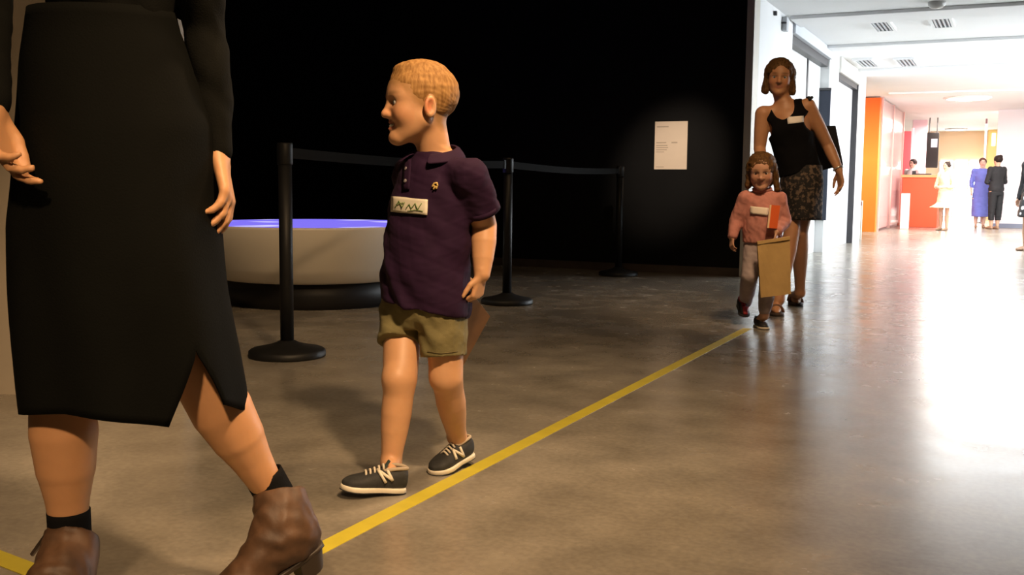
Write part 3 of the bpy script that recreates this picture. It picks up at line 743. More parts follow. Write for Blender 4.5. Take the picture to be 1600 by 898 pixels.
def sneaker(parent, heel, toe, ankle, L, wd_, cols, side=1, name='sneaker', h=.003, ank_r=.03, roll=0, top=.40, white_sole=True):
    X, Y, Z = foot_frame(heel, toe); so = .085 * L
    if roll: Y, Z = rot(Y, X, roll), rot(Z, X, roll)
    up = [(.01 * L, 0, so + .13 * L, .12 * L, .14 * L), (.06 * L, 0, so + .14 * L, .36 * wd_, .18 * L), (.22 * L, 0, so + .125 * L, .40 * wd_, .19 * L), (.40 * L, 0, so + .10 * L, .39 * wd_, .18 * L), (.55 * L, 0, so + .075 * L, .43 * wd_, .145 * L),
          (.72 * L, 0, so + .05 * L, .47 * wd_, .115 * L), (.86 * L, 0, so + .03 * L, .42 * wd_, .10 * L), (.95 * L, 0, so + .02 * L, .28 * wd_, .075 * L), (.995 * L, 0, so + .015 * L, .10 * wd_, .05 * L)]
    ax = nrm(ankle - (heel + X * .2 * L + Z * so))
    pr = [loft(heel, Y, Z, X, up, .01, p=2.3), plane(heel + Z * so * .45, -Z),
          ell(heel + X * .22 * L + Z * (so + .36 * L), A3(.20 * L, .27 * wd_, .15 * L), np.array([X, Y, Z]), .008, '-')]
    u = skin(name, pr, h, cols['upper'], parent)
    sole_mesh(heel, X, Y, Z, L * 1.015, wd_ * 1.04, 0, so * .98, .0, .03).build('sole', cols['sole'], u, True)
    sole_mesh(heel, X, Y, Z, L * 1.02, wd_ * 1.05, 0.0, so * .22, .0, .03).build('outsole', cols.get('out', cols['upper']), u, True)
    lo = MB()
    c0 = heel + X * .22 * L + Z * (so + .275 * L)
    loop = [c0 + X * math.cos(a) * .205 * L + Y * math.sin(a) * .29 * wd_ - Z * (.02 * L * math.cos(2 * a) + .03 * L * math.cos(a)) for a in np.linspace(0, 2 * math.pi, 25)]
    lo.tube(loop, .028 * L, 8, False); lo.build('collar', cols['lining'], u, True)
    lc = MB()
    for i in range(5):
        t = .40 + .065 * i; zz = np.interp(t, [.4, .55, .72], [so + .295 * L, so + .225 * L, so + .168 * L])
        wv = np.interp(t, [.4, .72], [.16, .2]) * wd_
        p0 = heel + X * t * L + Z * zz
        lc.tube([p0 - Y * wv - Z * .03 * L, p0 - Y * wv * .5 + Z * .002, p0 + Z * .006, p0 + Y * wv * .5 + Z * .002, p0 + Y * wv - Z * .03 * L], .018 * L, 6)
    lc.build('laces', cols['lace'], u, True)
    tg = heel + X * .36 * L + Z * (so + .345 * L)
    MB().slab([tg - Y * .13 * wd_ - Z * .06 * L, tg + Y * .13 * wd_ - Z * .06 * L, tg + Y * .12 * wd_ - X * .06 * L + Z * .05 * L, tg - Y * .12 * wd_ - X * .06 * L + Z * .05 * L], X, .02 * L).build('tongue', cols['tongue'], u, bevel=.002)
    return u

# ------------------------------------------------------------------ the boy in the purple polo shirt
DB = 2.76
bF, bL = facing(38); bp = FL(665, 745)
boy = person(bp, 'small boy in purple polo shirt and khaki shorts walking along the tape')
SK = (.66, .36, .19)
pel, nck = P(664, 468, DB), P(681, 236, DB + .01)
hd = Head(P(655, 163, DB - .01), facing(72)[0], tilt=-.02, roll=.03, H=.228, child=True)
shL, elL, wrL = P(733, 272, DB - .09), P(757, 352, DB - .02), P(753, 428, DB - .06)
shR, elR, wrR = P(638, 272, DB + .08), P(655, 352, DB + .17), P(712, 425, DB + .14)
hipR, knR, anR = P(630, 490, DB + .03), P(625, 592, DB - .07), P(611, 722, DB - .08)
hipL, knL, anL = P(692, 490, DB - .04), P(698, 590, DB - .05), P(714, 682, DB + .10)
heelR, toeR = FL(633, 768), None
toeR = heelR + nrm(-CR * .15 - CF * .055) * .165 + UP * .022
toeL = FL(679, 741); heelL = toeL + nrm(CR * .100 + CF * .130) * .155; heelL = heelL + UP * .022
body = [torso(pel, nck, bL, bF, .105, .10, .110, .075, .075, .078)]
body += hd.prims(smile=1) + [cone(hd.p(0, -.12, -.22), nck - UP * .02, .045, .044, .02), cone(nck - UP * .045, lerp(nck, shL, .85) - UP * .01, .03, .032, .02), cone(nck - UP * .045, lerp(nck, shR, .85) - UP * .01, .03, .032, .02)]
body += bendy([shL, elL, wrL], [[.037, .036, .033], [.033, .034, .029, .022]], .012)
body += bendy([shR, elR, wrR], [[.037, .034, .031], [.031, .030, .022]], .012)
handL = P(744, 468, DB - .06) - wrL
body += hand(wrL, handL, -CR * .8 + CF * .5, .118, -1, curls=[.9, .95, 1.0, 1.0], wrad=.022)
body += hand(wrR, P(735, 452, DB + .12) - wrR, -CF, .118, 1, curl=.8, wrad=.022)
body += bendy([hipR, knR, anR], [[.052, .050, .046], [.046, .041, .041, .037, .031, .0265]], .012)
body += bendy([hipL, knL, anL], [[.052, .050, .044], [.044, .040, .041, .037, .031, .0265]], .012)
for kn, F_ in ((knR, bF), (knL, bF)): body.append(ell(kn + F_ * .018 + UP * .004, A3(.032, .032, .034), None, .02))
for an, he, to in ((anR, heelR, toeR), (anL, heelL, toeL)):
    body += [cone(an, lerp(he, to, .28) + UP * .042, .0265, .020, .012), cone(lerp(he, to, .28) + UP * .036, lerp(he, to, .7) + UP * .024, .018, .008, .01)]
HLX, HLZ = [-.5, -.22, -.10, -.04, .04, .10, .20, .28, .42], [-.27, -.25, -.16, .05, -.06, .02, .12, .20, .225]
def boy_col(V):
    c = hd.color(V, SK, (.55, .20, .13), (.36, .20, .09)); q = hd.loc(V)
    e_ = q[:, 2] - np.interp(q[:, 1], HLX, HLZ) + .02 * wob(V, 160, 77)
    m = np.clip((e_ + .07) / .08, 0, 1) * (np.abs(q) < .75).all(1) * (np.abs(q[:, 0]) < .352)
    return c * (1 - .8 * m[:, None]) + np.array([.40, .215, .08]) * .8 * m[:, None]
o_body = skin('body', body, .0032, skin_mat('skin_boy'), boy, color=boy_col)
hd.eyes(boy, (.07, .08, .09))
MB().tube([hd.p(-.07, .305, -.255), hd.p(-.035, .327, -.262), hd.p(0, .333, -.264), hd.p(.035, .327, -.262), hd.p(.07, .305, -.255)], .0042, 8).build('teeth', mat('teeth', (.8, .74, .64), .3), boy, True)
# short blond hair
def hairline(V3):
    q1 = V3[1]; return np.interp(q1.ravel(), [-.5, -.22, -.10, -.04, .04, .10, .20, .28, .42], [-.27, -.25, -.16, .05, -.06, .02, .12, .20, .225]).reshape(q1.shape)
def hair_cut(X, Y, Z):
    px, py, pz = X - hd.c[0], Y - hd.c[1], Z - hd.c[2]
    q = [(px * a[0] + py * a[1] + pz * a[2]) / hd.H for a in hd.fr]
    return (hairline(q) - q[2]) * hd.H * .7
hp = [hd.e((0, -.062, .142), (.354, .411, .358), .05), hd.e((0, .165, .225), (.235, .165, .150), .08), hd.e((0, .0, .37), (.24, .31, .14), .06), func(hair_cut, .004)]
def hdisp(V):
    q = hd.loc(V); a = np.arctan2(q[:, 0], q[:, 2] + .1)
    return 0.0003 * np.sin(a * 55 + 5 * wob(V, 30, 2) + 4 * q[:, 1]) + .0014 * wob(V, 80, 3) + .0005 * wob(V, 260, 4)
skin('hair', hp, .003, strand('hair_blond', (.46, .255, .095), (.27, .135, .045)), boy, disp=hdisp, smooth=1)
# polo shirt
M_polo = mat('purple_pique', (.024, .0065, .031), .85, noise=.15, nscale=30, bump=.2, bscale=700, spec=.25)
W_ = nrm(nck - pel); U_ = nrm(bL - W_ * bL.dot(W_)); V_ = np.cross(W_, U_); V_ = V_ if V_.dot(bF) > 0 else -V_; T_ = np.linalg.norm(nck - pel)
st = [(-.14, 0, .0, .136, .106), (0, 0, .004, .133, .106), (.25, 0, .008, .128, .104), (.5, 0, .006, .124, .100), (.72, 0, .0, .122, .095), (.86, 0, -.002, .108, .082), (.95, 0, -.006, .074, .062), (1.0, 0, -.008, .054, .052)]
shirt = [loft(pel, U_, V_, W_, [(t * T_, a, b, c, d) for t, a, b, c, d in st], .02)]
cufL = P(754, 328, DB - .045); cufR = P(648, 330, DB + .13)
for sh, cf, ax2 in ((shL, cufL, elL), (shR, cufR, elR)):
    d_ = nrm(cf - sh); s_a = nrm(np.cross(d_, V_)); s_b = np.cross(d_, s_a); Ls = np.linalg.norm(cf - sh)
    shirt.append(loft(sh, s_a, s_b, d_, [(-.02, 0, 0, .028, .028), (.0, 0, 0, .042, .042), (.4 * Ls, 0, 0, .047, .046), (Ls + .006, 0, 0, .047, .045)], .025))
    shirt.append(cone(lerp(nck, sh, .45) - W_ * .022, sh, .036, .043, .02))
h0, h1 = P(593, 466, DB), P(735, 491, DB); hn = nrm(np.cross(h1 - h0, CF)); hn = hn if hn[2] < 0 else -hn
shirt.append(plane(h0, hn))
shirt.append(plane(nck + W_ * .004, W_ + V_ * .25))
def sdisp(V):
    q = (V - pel) @ np.array([U_, V_, W_]).T
    low = np.clip(1 - q[:, 2] / (.75 * T_), 0, 1)
    fold = np.sin(q[:, 0] * 62 + q[:, 2] * 46 + 1.6 * np.sin(q[:, 2] * 17 + 3 * q[:, 0] * 9)); 
    return low * .0042 * fold + .0035 * wob(V, 38, 8) + .0012 * wob(V, 110, 9)
o_shirt = skin('polo_shirt', shirt, .0036, M_polo, boy, smooth=2, disp=sdisp)
# shirt tail at his left hip
tree = bvh(o_shirt)
mb = MB().rings([[P(x0, y, dp + .005), P((x0 + x1) / 2, y + 1, dp - .012), P(x1, y, dp + .02)] for x0, x1, y, dp in ((706, 738, 470, DB - .045), (711, 738, 482, DB - .05), (717, 736, 492, DB - .05), (721, 733, 497, DB - .045))], False, False)
o = mb.build('shirt_tail', M_polo, o_shirt, True); md = o.modifiers.new('t', 'SOLIDIFY'); md.thickness = .003
# collar: a folded band round the neck, open at the front
cc = nck - W_ * .002; ring_i, ring_o, ring_b = [], [], []
for a in np.linspace(math.radians(-152), math.radians(152), 40):
    dirv = -V_ * math.cos(a) + U_ * math.sin(a); back = (1 + math.cos(a)) / 2
    rr_ = .050 + .008 * (1 - back); pt = 1 - back
    ring_i.append(cc + dirv * rr_ * A3(1, 1, 1) + W_ * (.024 * back - .000 - .014 * pt))
    ring_o.append(cc + dirv * (rr_ + .010) + W_ * (.026 * back + .002 - .012 * pt))
    ring_b.append(cc + dirv * (rr_ + .030 + .016 * pt) + W_ * (-.006 - .036 * pt ** 1.5))
o = MB().rings([ring_i, ring_o, ring_b], False, False).build('collar', M_polo, o_shirt, True)
md = o.modifiers.new('t', 'SOLIDIFY'); md.thickness = .004; md = o.modifiers.new('s', 'SUBSURF'); md.levels = 1; md.render_levels = 1
tree = bvh(o_shirt)
patch('placket', tree, [(632, 250), (644, 249), (641, 296), (630, 297)], M_polo, o_shirt, 3, 8, .003)
hb = hit(tree, 636, 264, .005)[0]; nb = -nrm(hb - CAMP)
M_btn = mat('button_grey', (.30, .27, .30), .3)
for (x, y) in ((636, 264), (635, 283)):
    hh = hit(tree, x, y, .004); ub = nrm(np.cross(hh[1], UP)); vb = np.cross(hh[1], ub)
    MB().rings([[hh[0] + hh[1] * z + r * (ub * math.cos(a) + vb * math.sin(a)) for a in np.linspace(0, 2 * math.pi, 14, False)] for r, z in ((.005, 0), (.005, .0015), (.003, .002))]).build('button', M_btn, o_shirt, True)
# sleeve and hem bands
def band(c, ax, ua, ra, rb, wid, m, parent, name):
    ub = np.cross(ax, ua)
    R = [[c + ax * z + (ua * math.cos(a) * (ra + g) + ub * math.sin(a) * (rb + g)) for a in np.linspace(0, 2 * math.pi, 36, False)] for z, g in ((-wid, -.001), (-wid, .002), (0, .002), (0, -.004))]
    MB().rings(R, False).build(name, m, parent, True)
dS = nrm(cufL - shL); sa = nrm(np.cross(dS, V_)); band(cufL + dS * .006, dS, sa, .047, .045, .014, M_polo, o_shirt, 'cuff')
# name sticker with green scribble, and the small embroidered emblem
tg = patch('name_tag', tree, [(613, 307), (669, 312), (668, 336), (612, 331)], mat('tag_paper', (.72, .68, .56), .6), boy, 12, 6, .003, label='white name sticker with green handwriting')
M_gr = mat('green_ink', (.16, .26, .08), .6)
strokes('handwriting', tree, [[(619, 325), (625, 314), (630, 324), (634, 316)], [(621, 320), (632, 317)], [(636, 326), (641, 319), (644, 326), (650, 318), (654, 327), (660, 318)], [(638, 330), (650, 328), (662, 330)]], .0011, M_gr, tg, .0045)
strokes('emblem', tree, [[(676, 292), (679, 287), (683, 286), (684, 291)], [(678, 296), (680, 291), (683, 295)], [(676, 290), (684, 293)]], .0024, mat('emblem_thread', (.55, .38, .12), .6), o_shirt, .003)
# khaki shorts
M_kh = mat('khaki', (.19, .162, .068), .85, noise=.14, nscale=25, bump=.25, bscale=500)
hemR, hemL = P(624, 537, DB - .025), P(694, 556, DB - .055)
shorts = [loft(pel - W_ * .0, U_, V_, W_, [(-.075, 0, 0, .080, .080), (-.05, 0, 0, .108, .092), (0, 0, 0, .122, .096), (.05, 0, 0, .118, .094)], .02)]
for hp_, hm, rr_ in ((hipR, hemR, .052), (hipL, hemL, .056)):
    d_ = nrm(hm - hp_); s_a = nrm(bL - d_ * bL.dot(d_)); s_b = np.cross(d_, s_a); Ls = np.linalg.norm(hm - hp_)
    shorts.append(loft(hp_, s_a, s_b, d_, [(-.03, 0, 0, .056, .072), (0, 0, 0, .060, .076), (Ls * .5, 0, 0, rr_ + .005, rr_ + .016), (Ls, 0, 0, rr_ + .002, rr_ + .010)], .012))
o_sh = skin('shorts', shorts, .0036, M_kh, boy, smooth=1, disp=lambda V: .0030 * wob(V, 50, 21) + .0022 * np.sin((V - pel) @ (UP * 95 + CR * 60) + 2 * np.sin((V - pel) @ CR * 50)) * np.clip(wob(V, 16, 5), 0, 1) + .001 * wob(V, 140, 22))
tree2 = bvh(o_sh)
for ln in ([(601, 531), (612, 533), (630, 534), (645, 533)], [(668, 549), (690, 552), (715, 549)]): strokes('hem_seam', tree2, [ln], .0009, mat('khaki_seam', (.13, .10, .045), .9), o_sh, .001)
# sneakers
SN = dict(upper=mat('sneaker_charcoal', (.026, .027, .028), .75, noise=.3, nscale=60, bump=.2, bscale=400), sole=mat('sneaker_sole', (.72, .66, .54), .5), out=mat('sneaker_outsole', (.03, .03, .03), .7),
          lining=mat('sneaker_lining', (.42, .34, .25), .8), lace=mat('sneaker_lace', (.60, .54, .44), .7), tongue=mat('sneaker_tongue', (.045, .075, .07), .7))
sR = sneaker(boy, heelR, toeR, anR, .170, .076, SN); sL = sneaker(boy, heelL, toeL, anL, .166, .076, SN)
M_N = mat('letter_white', (.70, .64, .52), .5)
def letter_n(sh, quad):             # raised letter N laid on the side of the shoe: quad px TL TR BR BL
    tl, tr, br, bl = [A3(*p) for p in quad]; tr_ = bvh(sh)
    def L2(u, v): q = (tl * (1 - u) + tr * u) * (1 - v) + (bl * (1 - u) + br * u) * v; return (q[0], q[1])
    strokes('letter_n', tr_, [[L2(.12, 1), L2(.12, 0)], [L2(.12, .05), L2(.88, .95)], [L2(.88, 1), L2(.88, 0)]], .0040, M_N, sh, .0016)
letter_n(sR, [(588, 734), (606, 732), (615, 750), (601, 754)])
letter_n(sL, [(706, 703), (720, 698), (726, 712), (711, 718)])
# brown clipboard held behind his back
q = [P(741, 462, DB - .035), P(766, 494, DB + .10), P(721, 577, DB + .12), P(697, 545, DB - .015)]
q[3] = q[0] + (q[2] - q[1])
cl = thing('folder', q[2], 'brown card folder held low behind the boy', 'folder')
nq = nrm(np.cross(q[1] - q[0], q[3] - q[0])); M_card = mat('brown_card', (.27, .125, .035), .55, noise=.25, nscale=18)
MB().slab(q, nq, .002).build('front_cover', M_card, cl, bevel=.0006)
MB().slab([p + nq * .0045 for p in q], nq, .002).build('back_cover', M_card, cl, bevel=.0006)
MB().slab([q[0] - nrm(q[1] - q[0]) * .002, q[0], q[3], q[3] - nrm(q[1] - q[0]) * .002], nq, .0065).build('spine', M_card, cl)

# ------------------------------------------------------------------ the woman striding past at the left edge
DW = 1.80
wF, wL = facing(35)
wb = FL(190, 1000)
wom = person(wb, 'woman in long black dress and brown ankle boots striding at left')
SKW = (.60, .31, .15)
pel, nck = P(182, 205, DW), P(168, -235, DW + .02)
hw = Head(P(158, -345, DW), facing(50)[0], tilt=-.05, H=.225)
shL, elL, wrL = P(290, -190, DW - .03), P(320, 42, DW + .03), P(341, 240, DW + .02)
shR, elR, wrR = P(48, -190, DW + .08), P(-18, -10, DW + .0), P(-12, 168, DW - .15)
hipR, knR, anR = P(130, 225, DW + .03), P(94, 566, DW - .05), P(111, 885, DW - .03)
hipL, knL, anL = P(228, 225, DW - .02), P(296, 556, DW), P(440, 796, 1.90)
body = [torso(pel, nck, wL, wF, .142, .105, .120, .096, .078, .096, k=.03)]
body += hw.prims() + [cone(hw.p(0, -.1, -.25), nck - UP * .02, .052, .055, .03), cone(nck - UP * .05, lerp(nck, shL, .9), .04, .045, .03), cone(nck - UP * .05, lerp(nck, shR, .9), .04, .045, .03)]
body += bendy([shL, elL, wrL], [[.036, .032, .026], [.026, .027, .024, .0215]], .015) + bendy([shR, elR, wrR], [[.036, .032, .026], [.026, .027, .024, .0215]], .015)
body += hand(wrL, P(358, 318, DW - .0) - wrL, -CR * .9 - CF * .1, .165, 1, curls=[.32, .42, .46, .5], wrad=.024, tang=.45)
body += hand(wrR, P(2, 238, DW - .17) - wrR, CR - CF * .15, .165, -1, curls=[.36, .42, .5, .55], wrad=.0225, tang=.35, spread=.01)
body += bendy([hipR, knR, anR], [[.069, .064, .053], [.053, .053, .057, .050, .037, .030, .029]], .02) + bendy([hipL, knL, anL], [[.069, .064, .053], [.053, .053, .056, .049, .037, .030, .029]], .02)
skin('body', body, .0048, skin_mat('skin_walker'), wom, color=lambda V: hw.color(V, SKW, (.5, .18, .13), (.2, .11, .06)))
hw.eyes(wom)
hp = [hw.e((0, -.08, .13), (.39, .44, .40), .05), hw.e((0, -.30, -.1), (.30, .18, .38), .08), hw.e((.30, -.05, -.05), (.10, .2, .32), .06), hw.e((-.30, -.05, -.05), (.10, .2, .32), .06), hw.e((0, .42, -.16), (.27, .30, .42), .02, '-')]
skin('hair', hp, .007, strand('hair_dark', (.10, .06, .03), (.05, .03, .015)), wom, disp=lambda V: .003 * wob(V, 80, 6))
# black knit top with long sleeves
M_knit = mat('black_knit', (.0048, .0050, .0040), .9, noise=.25, nscale=30, bump=.2, bscale=350, spec=.12)
M_skirt = mat('black_skirt', (.0030, .0033, .0026), .85, noise=.25, nscale=8, bump=.15, bscale=300, spec=.10)
top = [torso(pel, nck, wL, wF, .150, .112, .128, .105, .086, .106, grow=.006, k=.02, t0=.3)]
for ch_ in ([shL, elL, lerp(elL, wrL, .97)], [shR, elR, lerp(elR, wrR, .97)]):
    top += bendy(ch_, [[.048, .044, .038], [.038, .036, .032, .028]], .006)
top += [cone(nck - UP * .06, lerp(nck, q, .9), .046, .054, .03) for q in (shL, shR)]
for el_, wr_ in ((elL, wrL), (elR, wrR)): pass
skin('knit_top', top, .006, M_knit, wom, smooth=2, disp=lambda V: .004 * wob(V, 40, 31) + .002 * np.sin(V[:, 2] * 150 + 2 * wob(V, 20, 3)) * np.clip(wob(V, 9, 2), 0, 1))
# skirt: a lofted sheet with an open slit at the front
rows = [(20, 56, 271, .111), (45, 52, 275, .113), (100, 42, 295, .123), (200, 31, 330, .135), (300, 25, 338, .141), (350, 21, 344, .144), (450, 26, 354, .150), (550, 33, 371, .155), (600, 35, 378, .157), (648, 37, 383, .159)]
NR, NT = 44, 96
ys_ = np.linspace(20, 648, NR); xl = np.interp(ys_, [r[0] for r in rows], [r[1] for r in rows]); xr = np.interp(ys_, [r[0] for r in rows], [r[2] for r in rows]); bb = np.interp(ys_, [r[0] for r in rows], [r[3] for r in rows])
R = []
for i, y in enumerate(ys_):
    c = P((xl[i] + xr[i]) / 2, y, DW); a_ = (xr[i] - xl[i]) / 2 / FPX * DW; op_ = max(0, (y - 535) / (648 - 535))
    f0 = math.radians(39 - 15 * op_); f1 = math.radians(39 + 17 * op_)
    row = []
    for ph in np.linspace(f1, f0 + 2 * math.pi, NT):
        fold = .006 * (y / 648) ** 2 * math.sin(round(7) * ph + y * .006) + .004 * math.sin(ph * 3 + y * .012)
        dz = 0
        if op_ > 0:      # the left panel swings lower at the slit, the flap is lifted by the rear leg
            near = max(0, 1 - (ph - f1) / .9); nearf = max(0, 1 - (f0 + 2 * math.pi - ph) / .9)
            dz = op_ * (.036 * max(0, math.sin(ph)) - .022 * near + .020 * nearf)
        row.append(c + CR * (a_ + fold) * math.cos(ph) - CF * (bb[i] + fold) * math.sin(ph) + UP * dz)
    R.append(row)
o = MB().rings(R, False, False).build('skirt', M_skirt, wom, True)
bm = bmesh.new(); bm.from_mesh(o.data); bmesh.ops.remove_doubles(bm, verts=bm.verts, dist=2e-4); bm.to_mesh(o.data); bm.free()
md = o.modifiers.new('thick', 'SOLIDIFY'); md.thickness = .004; md.offset = -1
# socks and boots
M_sock = mat('black_sock', (.006, .006, .007), .9, bump=.2, bscale=400, spec=.1)
M_boot = mat('boot_leather', (.115, .060, .032), .55, noise=.45, nscale=22, bump=.2, bscale=60, spec=.4)
M_heel = mat('boot_heel', (.035, .024, .016), .5)
def boot(hb, toe, topc, tab, L=.25, hh=.048, wd_=.088, rt=.047):
    X, Y, Z = foot_frame(hb + UP * hh, toe + UP * .012); ZH = nrm(Z * .35 + UP * .7) if hb[2] > .03 else UP; Hs = hb + ZH * hh; ax = nrm(topc - (Hs + X * .065 + Z * .05))
    up = [(.004, 0, .052, .024, .042), (.02, 0, .06, .034, .060), (.06, 0, .056, .038, .060), (.11, 0, .043, .037, .050), (.15, 0, .031, .040, .036), (.19, 0, .026, .043, .030), (.225, 0, .021, .038, .025), (.245, 0, .018, .024, .019), (.252, 0, .016, .010, .012)]
    up = [(w_ * L / .25, cu, cv, a, b) for w_, cu, cv, a, b in up]
    pr = [loft(Hs, Y, Z, X, up, .015), cone(Hs + X * .055 + Z * .055, topc + ax * .02, .049, rt, .03), cone(Hs + X * .03 + Z * .05, topc - X * .012 - ax * .01, .034, .034, .03), plane(Hs + Z * .004, -Z), plane(topc, ax),
          cone(topc - ax * .03, topc + ax * .04, rt - .007, rt - .005, .003, '-')]
    ub = skin('ankle_boot', pr, .0036, M_boot, wom, smooth=1, disp=lambda V: .0022 * wob(V, 70, 12) + .0016 * np.sin((V - topc) @ ax * 190 + 3 * wob(V, 35, 4)) * np.clip(1 - np.abs((V - Hs) @ X - .08) * 9, 0, 1))
    sole_mesh(Hs, X, Y, Z, L * 1.0, wd_ * .92, -.004, .005).build('sole', M_heel, ub, True)
    q0, q1 = [], []
    for a in np.linspace(-math.pi / 2, math.pi / 2, 9): q0.append((-math.cos(a) * .03 + .032, math.sin(a) * .031))
    q0 += [(.062, .030), (.062, -.030)]
    MB().rings([[Hs + X * x + Y * y for x, y in q0], [Hs - ZH * hh + X * (x * .85 + .004) + Y * y * .88 for x, y in q0]]).build('heel', M_heel, ub, bevel=.002)
    # side zip line and pull tab
    if tab is not None:
        yb = topc + tab * (rt - .002) + ax * .004
        MB().slab([yb - Y * .009, yb + Y * .009, yb + Y * .007 - ax * .040 + tab * .014, yb - Y * .007 - ax * .040 + tab * .014], tab, .004).build('pull_tab', M_heel, ub, bevel=.0006)
    return ub, X, Y, Z
hbL = P(507, 876, 1.90); toeL = P(322, 985, 1.77); toeL[2] = .0
bL_ = boot(hbL, toeL, P(431, 769, 1.89), None, hh=.042, rt=.043)
hbR = FL(146, 1003); toeR = hbR + nrm(-CR * .80 - CF * .6) * .235
bR_ = boot(hbR, toeR, P(110, 838, DW - .035), -CR, hh=.045, rt=.043)
def sock(name, a, b, ra, rb):
    V = nrm(b - a); u = nrm(np.cross(V, CF)); v = np.cross(V, u); rr = np.linspace(0, 1, 7)
    R = [[lerp(a, b, t) + (ra + (rb - ra) * t + .001 * math.sin(t * 19)) * (u * math.cos(f) + v * math.sin(f)) for f in np.linspace(0, 2 * math.pi, 32, False)] for t in rr]
    o = MB().rings(R, False).build(name, M_sock, wom, True); md = o.modifiers.new('t', 'SOLIDIFY'); md.thickness = .003
sock('sock', P(107, 797, DW - .035), P(110, 850, DW - .034), .0365, .036)
sock('sock', P(412, 742, 1.885), P(436, 784, 1.895), .0365, .036)

# ------------------------------------------------------------------ the woman in the black tank top
DA = 6.62
aF, aL = facing(17)
mum = person(FL(1232, 486), 'woman in black tank top and dark patterned skirt with bobbed hair')
SKA = (.50, .25, .13)
pel, nck = P(1250, 272, DA), P(1226, 160, DA + .01)
ha = Head(P(1218, 121, DA), facing(14)[0], tilt=.05, roll=-.05, H=.232)
shL, elL, wrL = P(1262, 166, DA - .02), P(1293, 226, DA + .02), P(1311, 266, DA - .05)
shR, elR, wrR = P(1192, 178, DA + .02), P(1187, 232, DA + .02), P(1196, 290, DA - .22)
hipL, knL, anL = P(1264, 285, DA), P(1250, 362, DA - .02), P(1250, 457, DA + .22)
hipR, knR, anR = P(1244, 285, DA), P(1237, 362, DA - .06), P(1217, 468, DA - .10)
toeL = FL(1245, 478); heelL = toeL + nrm(CR * .03 + CF * .2) * .22; toeR = FL(1214, 494); heelR = toeR + nrm(CR * .03 + CF * .2) * .22
body = [torso(pel, nck, aL, aF, .120, .11, .130, .10, .09, .108)]
body += ha.prims() + [cone(ha.p(0, -.1, -.22), nck - UP * .02, .050, .054, .03), cone(nck - UP * .045, lerp(nck, shL, .9) - UP * .005, .04, .044, .03), cone(nck - UP * .045, lerp(nck, shR, .9) - UP * .005, .04, .044, .03)]
body += bendy([shL, elL, wrL], [[.05, .046, .038], [.038, .037, .032, .025]], .02) + bendy([shR, elR, wrR], [[.05, .046, .038], [.038, .036, .025]], .02)
body += hand(wrL, P(1315, 292, DA - .07) - wrL, -CR - CF * .2, .175, 1, curl=.35, wrad=.026)
body += hand(wrR, P(1200, 300, DA - .30) - wrR, -CF, .175, 1, curl=.2, wrad=.026)
body += bendy([hipL, knL, anL], [[.062, .058, .050], [.050, .053, .047, .037, .032]], .02) + bendy([hipR, knR, anR], [[.062, .058, .050], [.050, .053, .047, .037, .032]], .02)
for an, he, to in ((anL, heelL, toeL), (anR, heelR, toeR)):
    body += [cone(an, lerp(he, to, .18) + UP * .045, .034, .033, .02), cone(lerp(he, to, .2) + UP * .045, lerp(he, to, .75) + UP * .035, .034, .026, .03), cone(lerp(he, to, .75) + UP * .033, lerp(he, to, .93) + UP * .026, .028, .018, .02, flat=UP, fs=.7)]
skin('body', body, .0055, skin_mat('skin_mum'), mum, color=lambda V: ha.color(V, SKA, (.44, .17, .12), (.16, .08, .04)))
ha.eyes(mum)
hp = [ha.e((0, -.08, .13), (.40, .45, .41), .05), ha.e((0, -.26, -.12), (.36, .22, .34), .10)]
for q in (-1, 1): hp.append(ha.cn((q * .30, .02, .18), (q * (.37 if q > 0 else .35), .03, -.36), .11, .105, .06))
hp += [ha.e((.03, .46, -.14), (.255, .36, .47), .04, '-'), ha.e((0, .0, -.62), (.6, .6, .16), .03, '-')]
skin('hair', hp, .0055, strand('hair_bob', (.16, .085, .032), (.065, .032, .014)), mum, disp=lambda V: .004 * wob(V, 70, 6) + .002 * wob(V, 200, 7))
# tank top: scooped front, bare shoulders
M_tank = mat('black_jersey', (.005, .005, .006), .9, noise=.2, nscale=20, spec=.1)
W_ = nrm(nck - pel); U_ = nrm(aL - W_ * aL.dot(W_)); V_ = np.cross(W_, U_); V_ = V_ if V_.dot(aF) > 0 else -V_
T_ = np.linalg.norm(nck - pel)
st = [(.02, 0, 0, .136, .124), (.2, 0, 0, .132, .116), (.40, 0, .0, .132, .112), (.65, 0, .006, .148, .128), (.80, 0, 0, .132, .118), (.92, 0, -.005, .112, .100), (1.0, 0, -.01, .105, .085)]
tk = [loft(pel, U_, V_, W_, [(t * T_, a, b, c, d) for t, a, b, c, d in st], .02), cone(lerp(nck, shL, .62) - W_ * .035, lerp(nck, shL, .72) - W_ * .06, .050, .055, .02), cone(lerp(nck, shR, .62) - W_ * .035, lerp(nck, shR, .72) - W_ * .06, .050, .055, .02)]
tk += [ell(nck + V_ * .06 - W_ * .0 - U_ * .012, A3(.074, .16, .112), np.array([U_, V_, W_]), .004, '-')]
tk += [cone(sh + s_ * .030 - W_ * .10 + V_ * .2, sh + s_ * .030 - W_ * .10 - V_ * .2, .070, .070, .005, '-') for sh, s_ in ((shL, U_), (shR, -U_))]
o_tank = skin('tank_top', tk, .006, M_tank, mum, smooth=1, disp=lambda V: .003 * wob(V, 40, 41))
M_pat = bpy.data.materials.new('patterned_skirt'); M_pat.use_nodes = True; nt = M_pat.node_tree; tcn = nt.nodes.new('ShaderNodeTexCoord')
n_ = nt.nodes.new('ShaderNodeTexVoronoi'); n_.inputs['Scale'].default_value = 26; n2 = nt.nodes.new('ShaderNodeTexNoise'); n2.inputs['Scale'].default_value = 42; n2.inputs['Detail'].default_value = 3
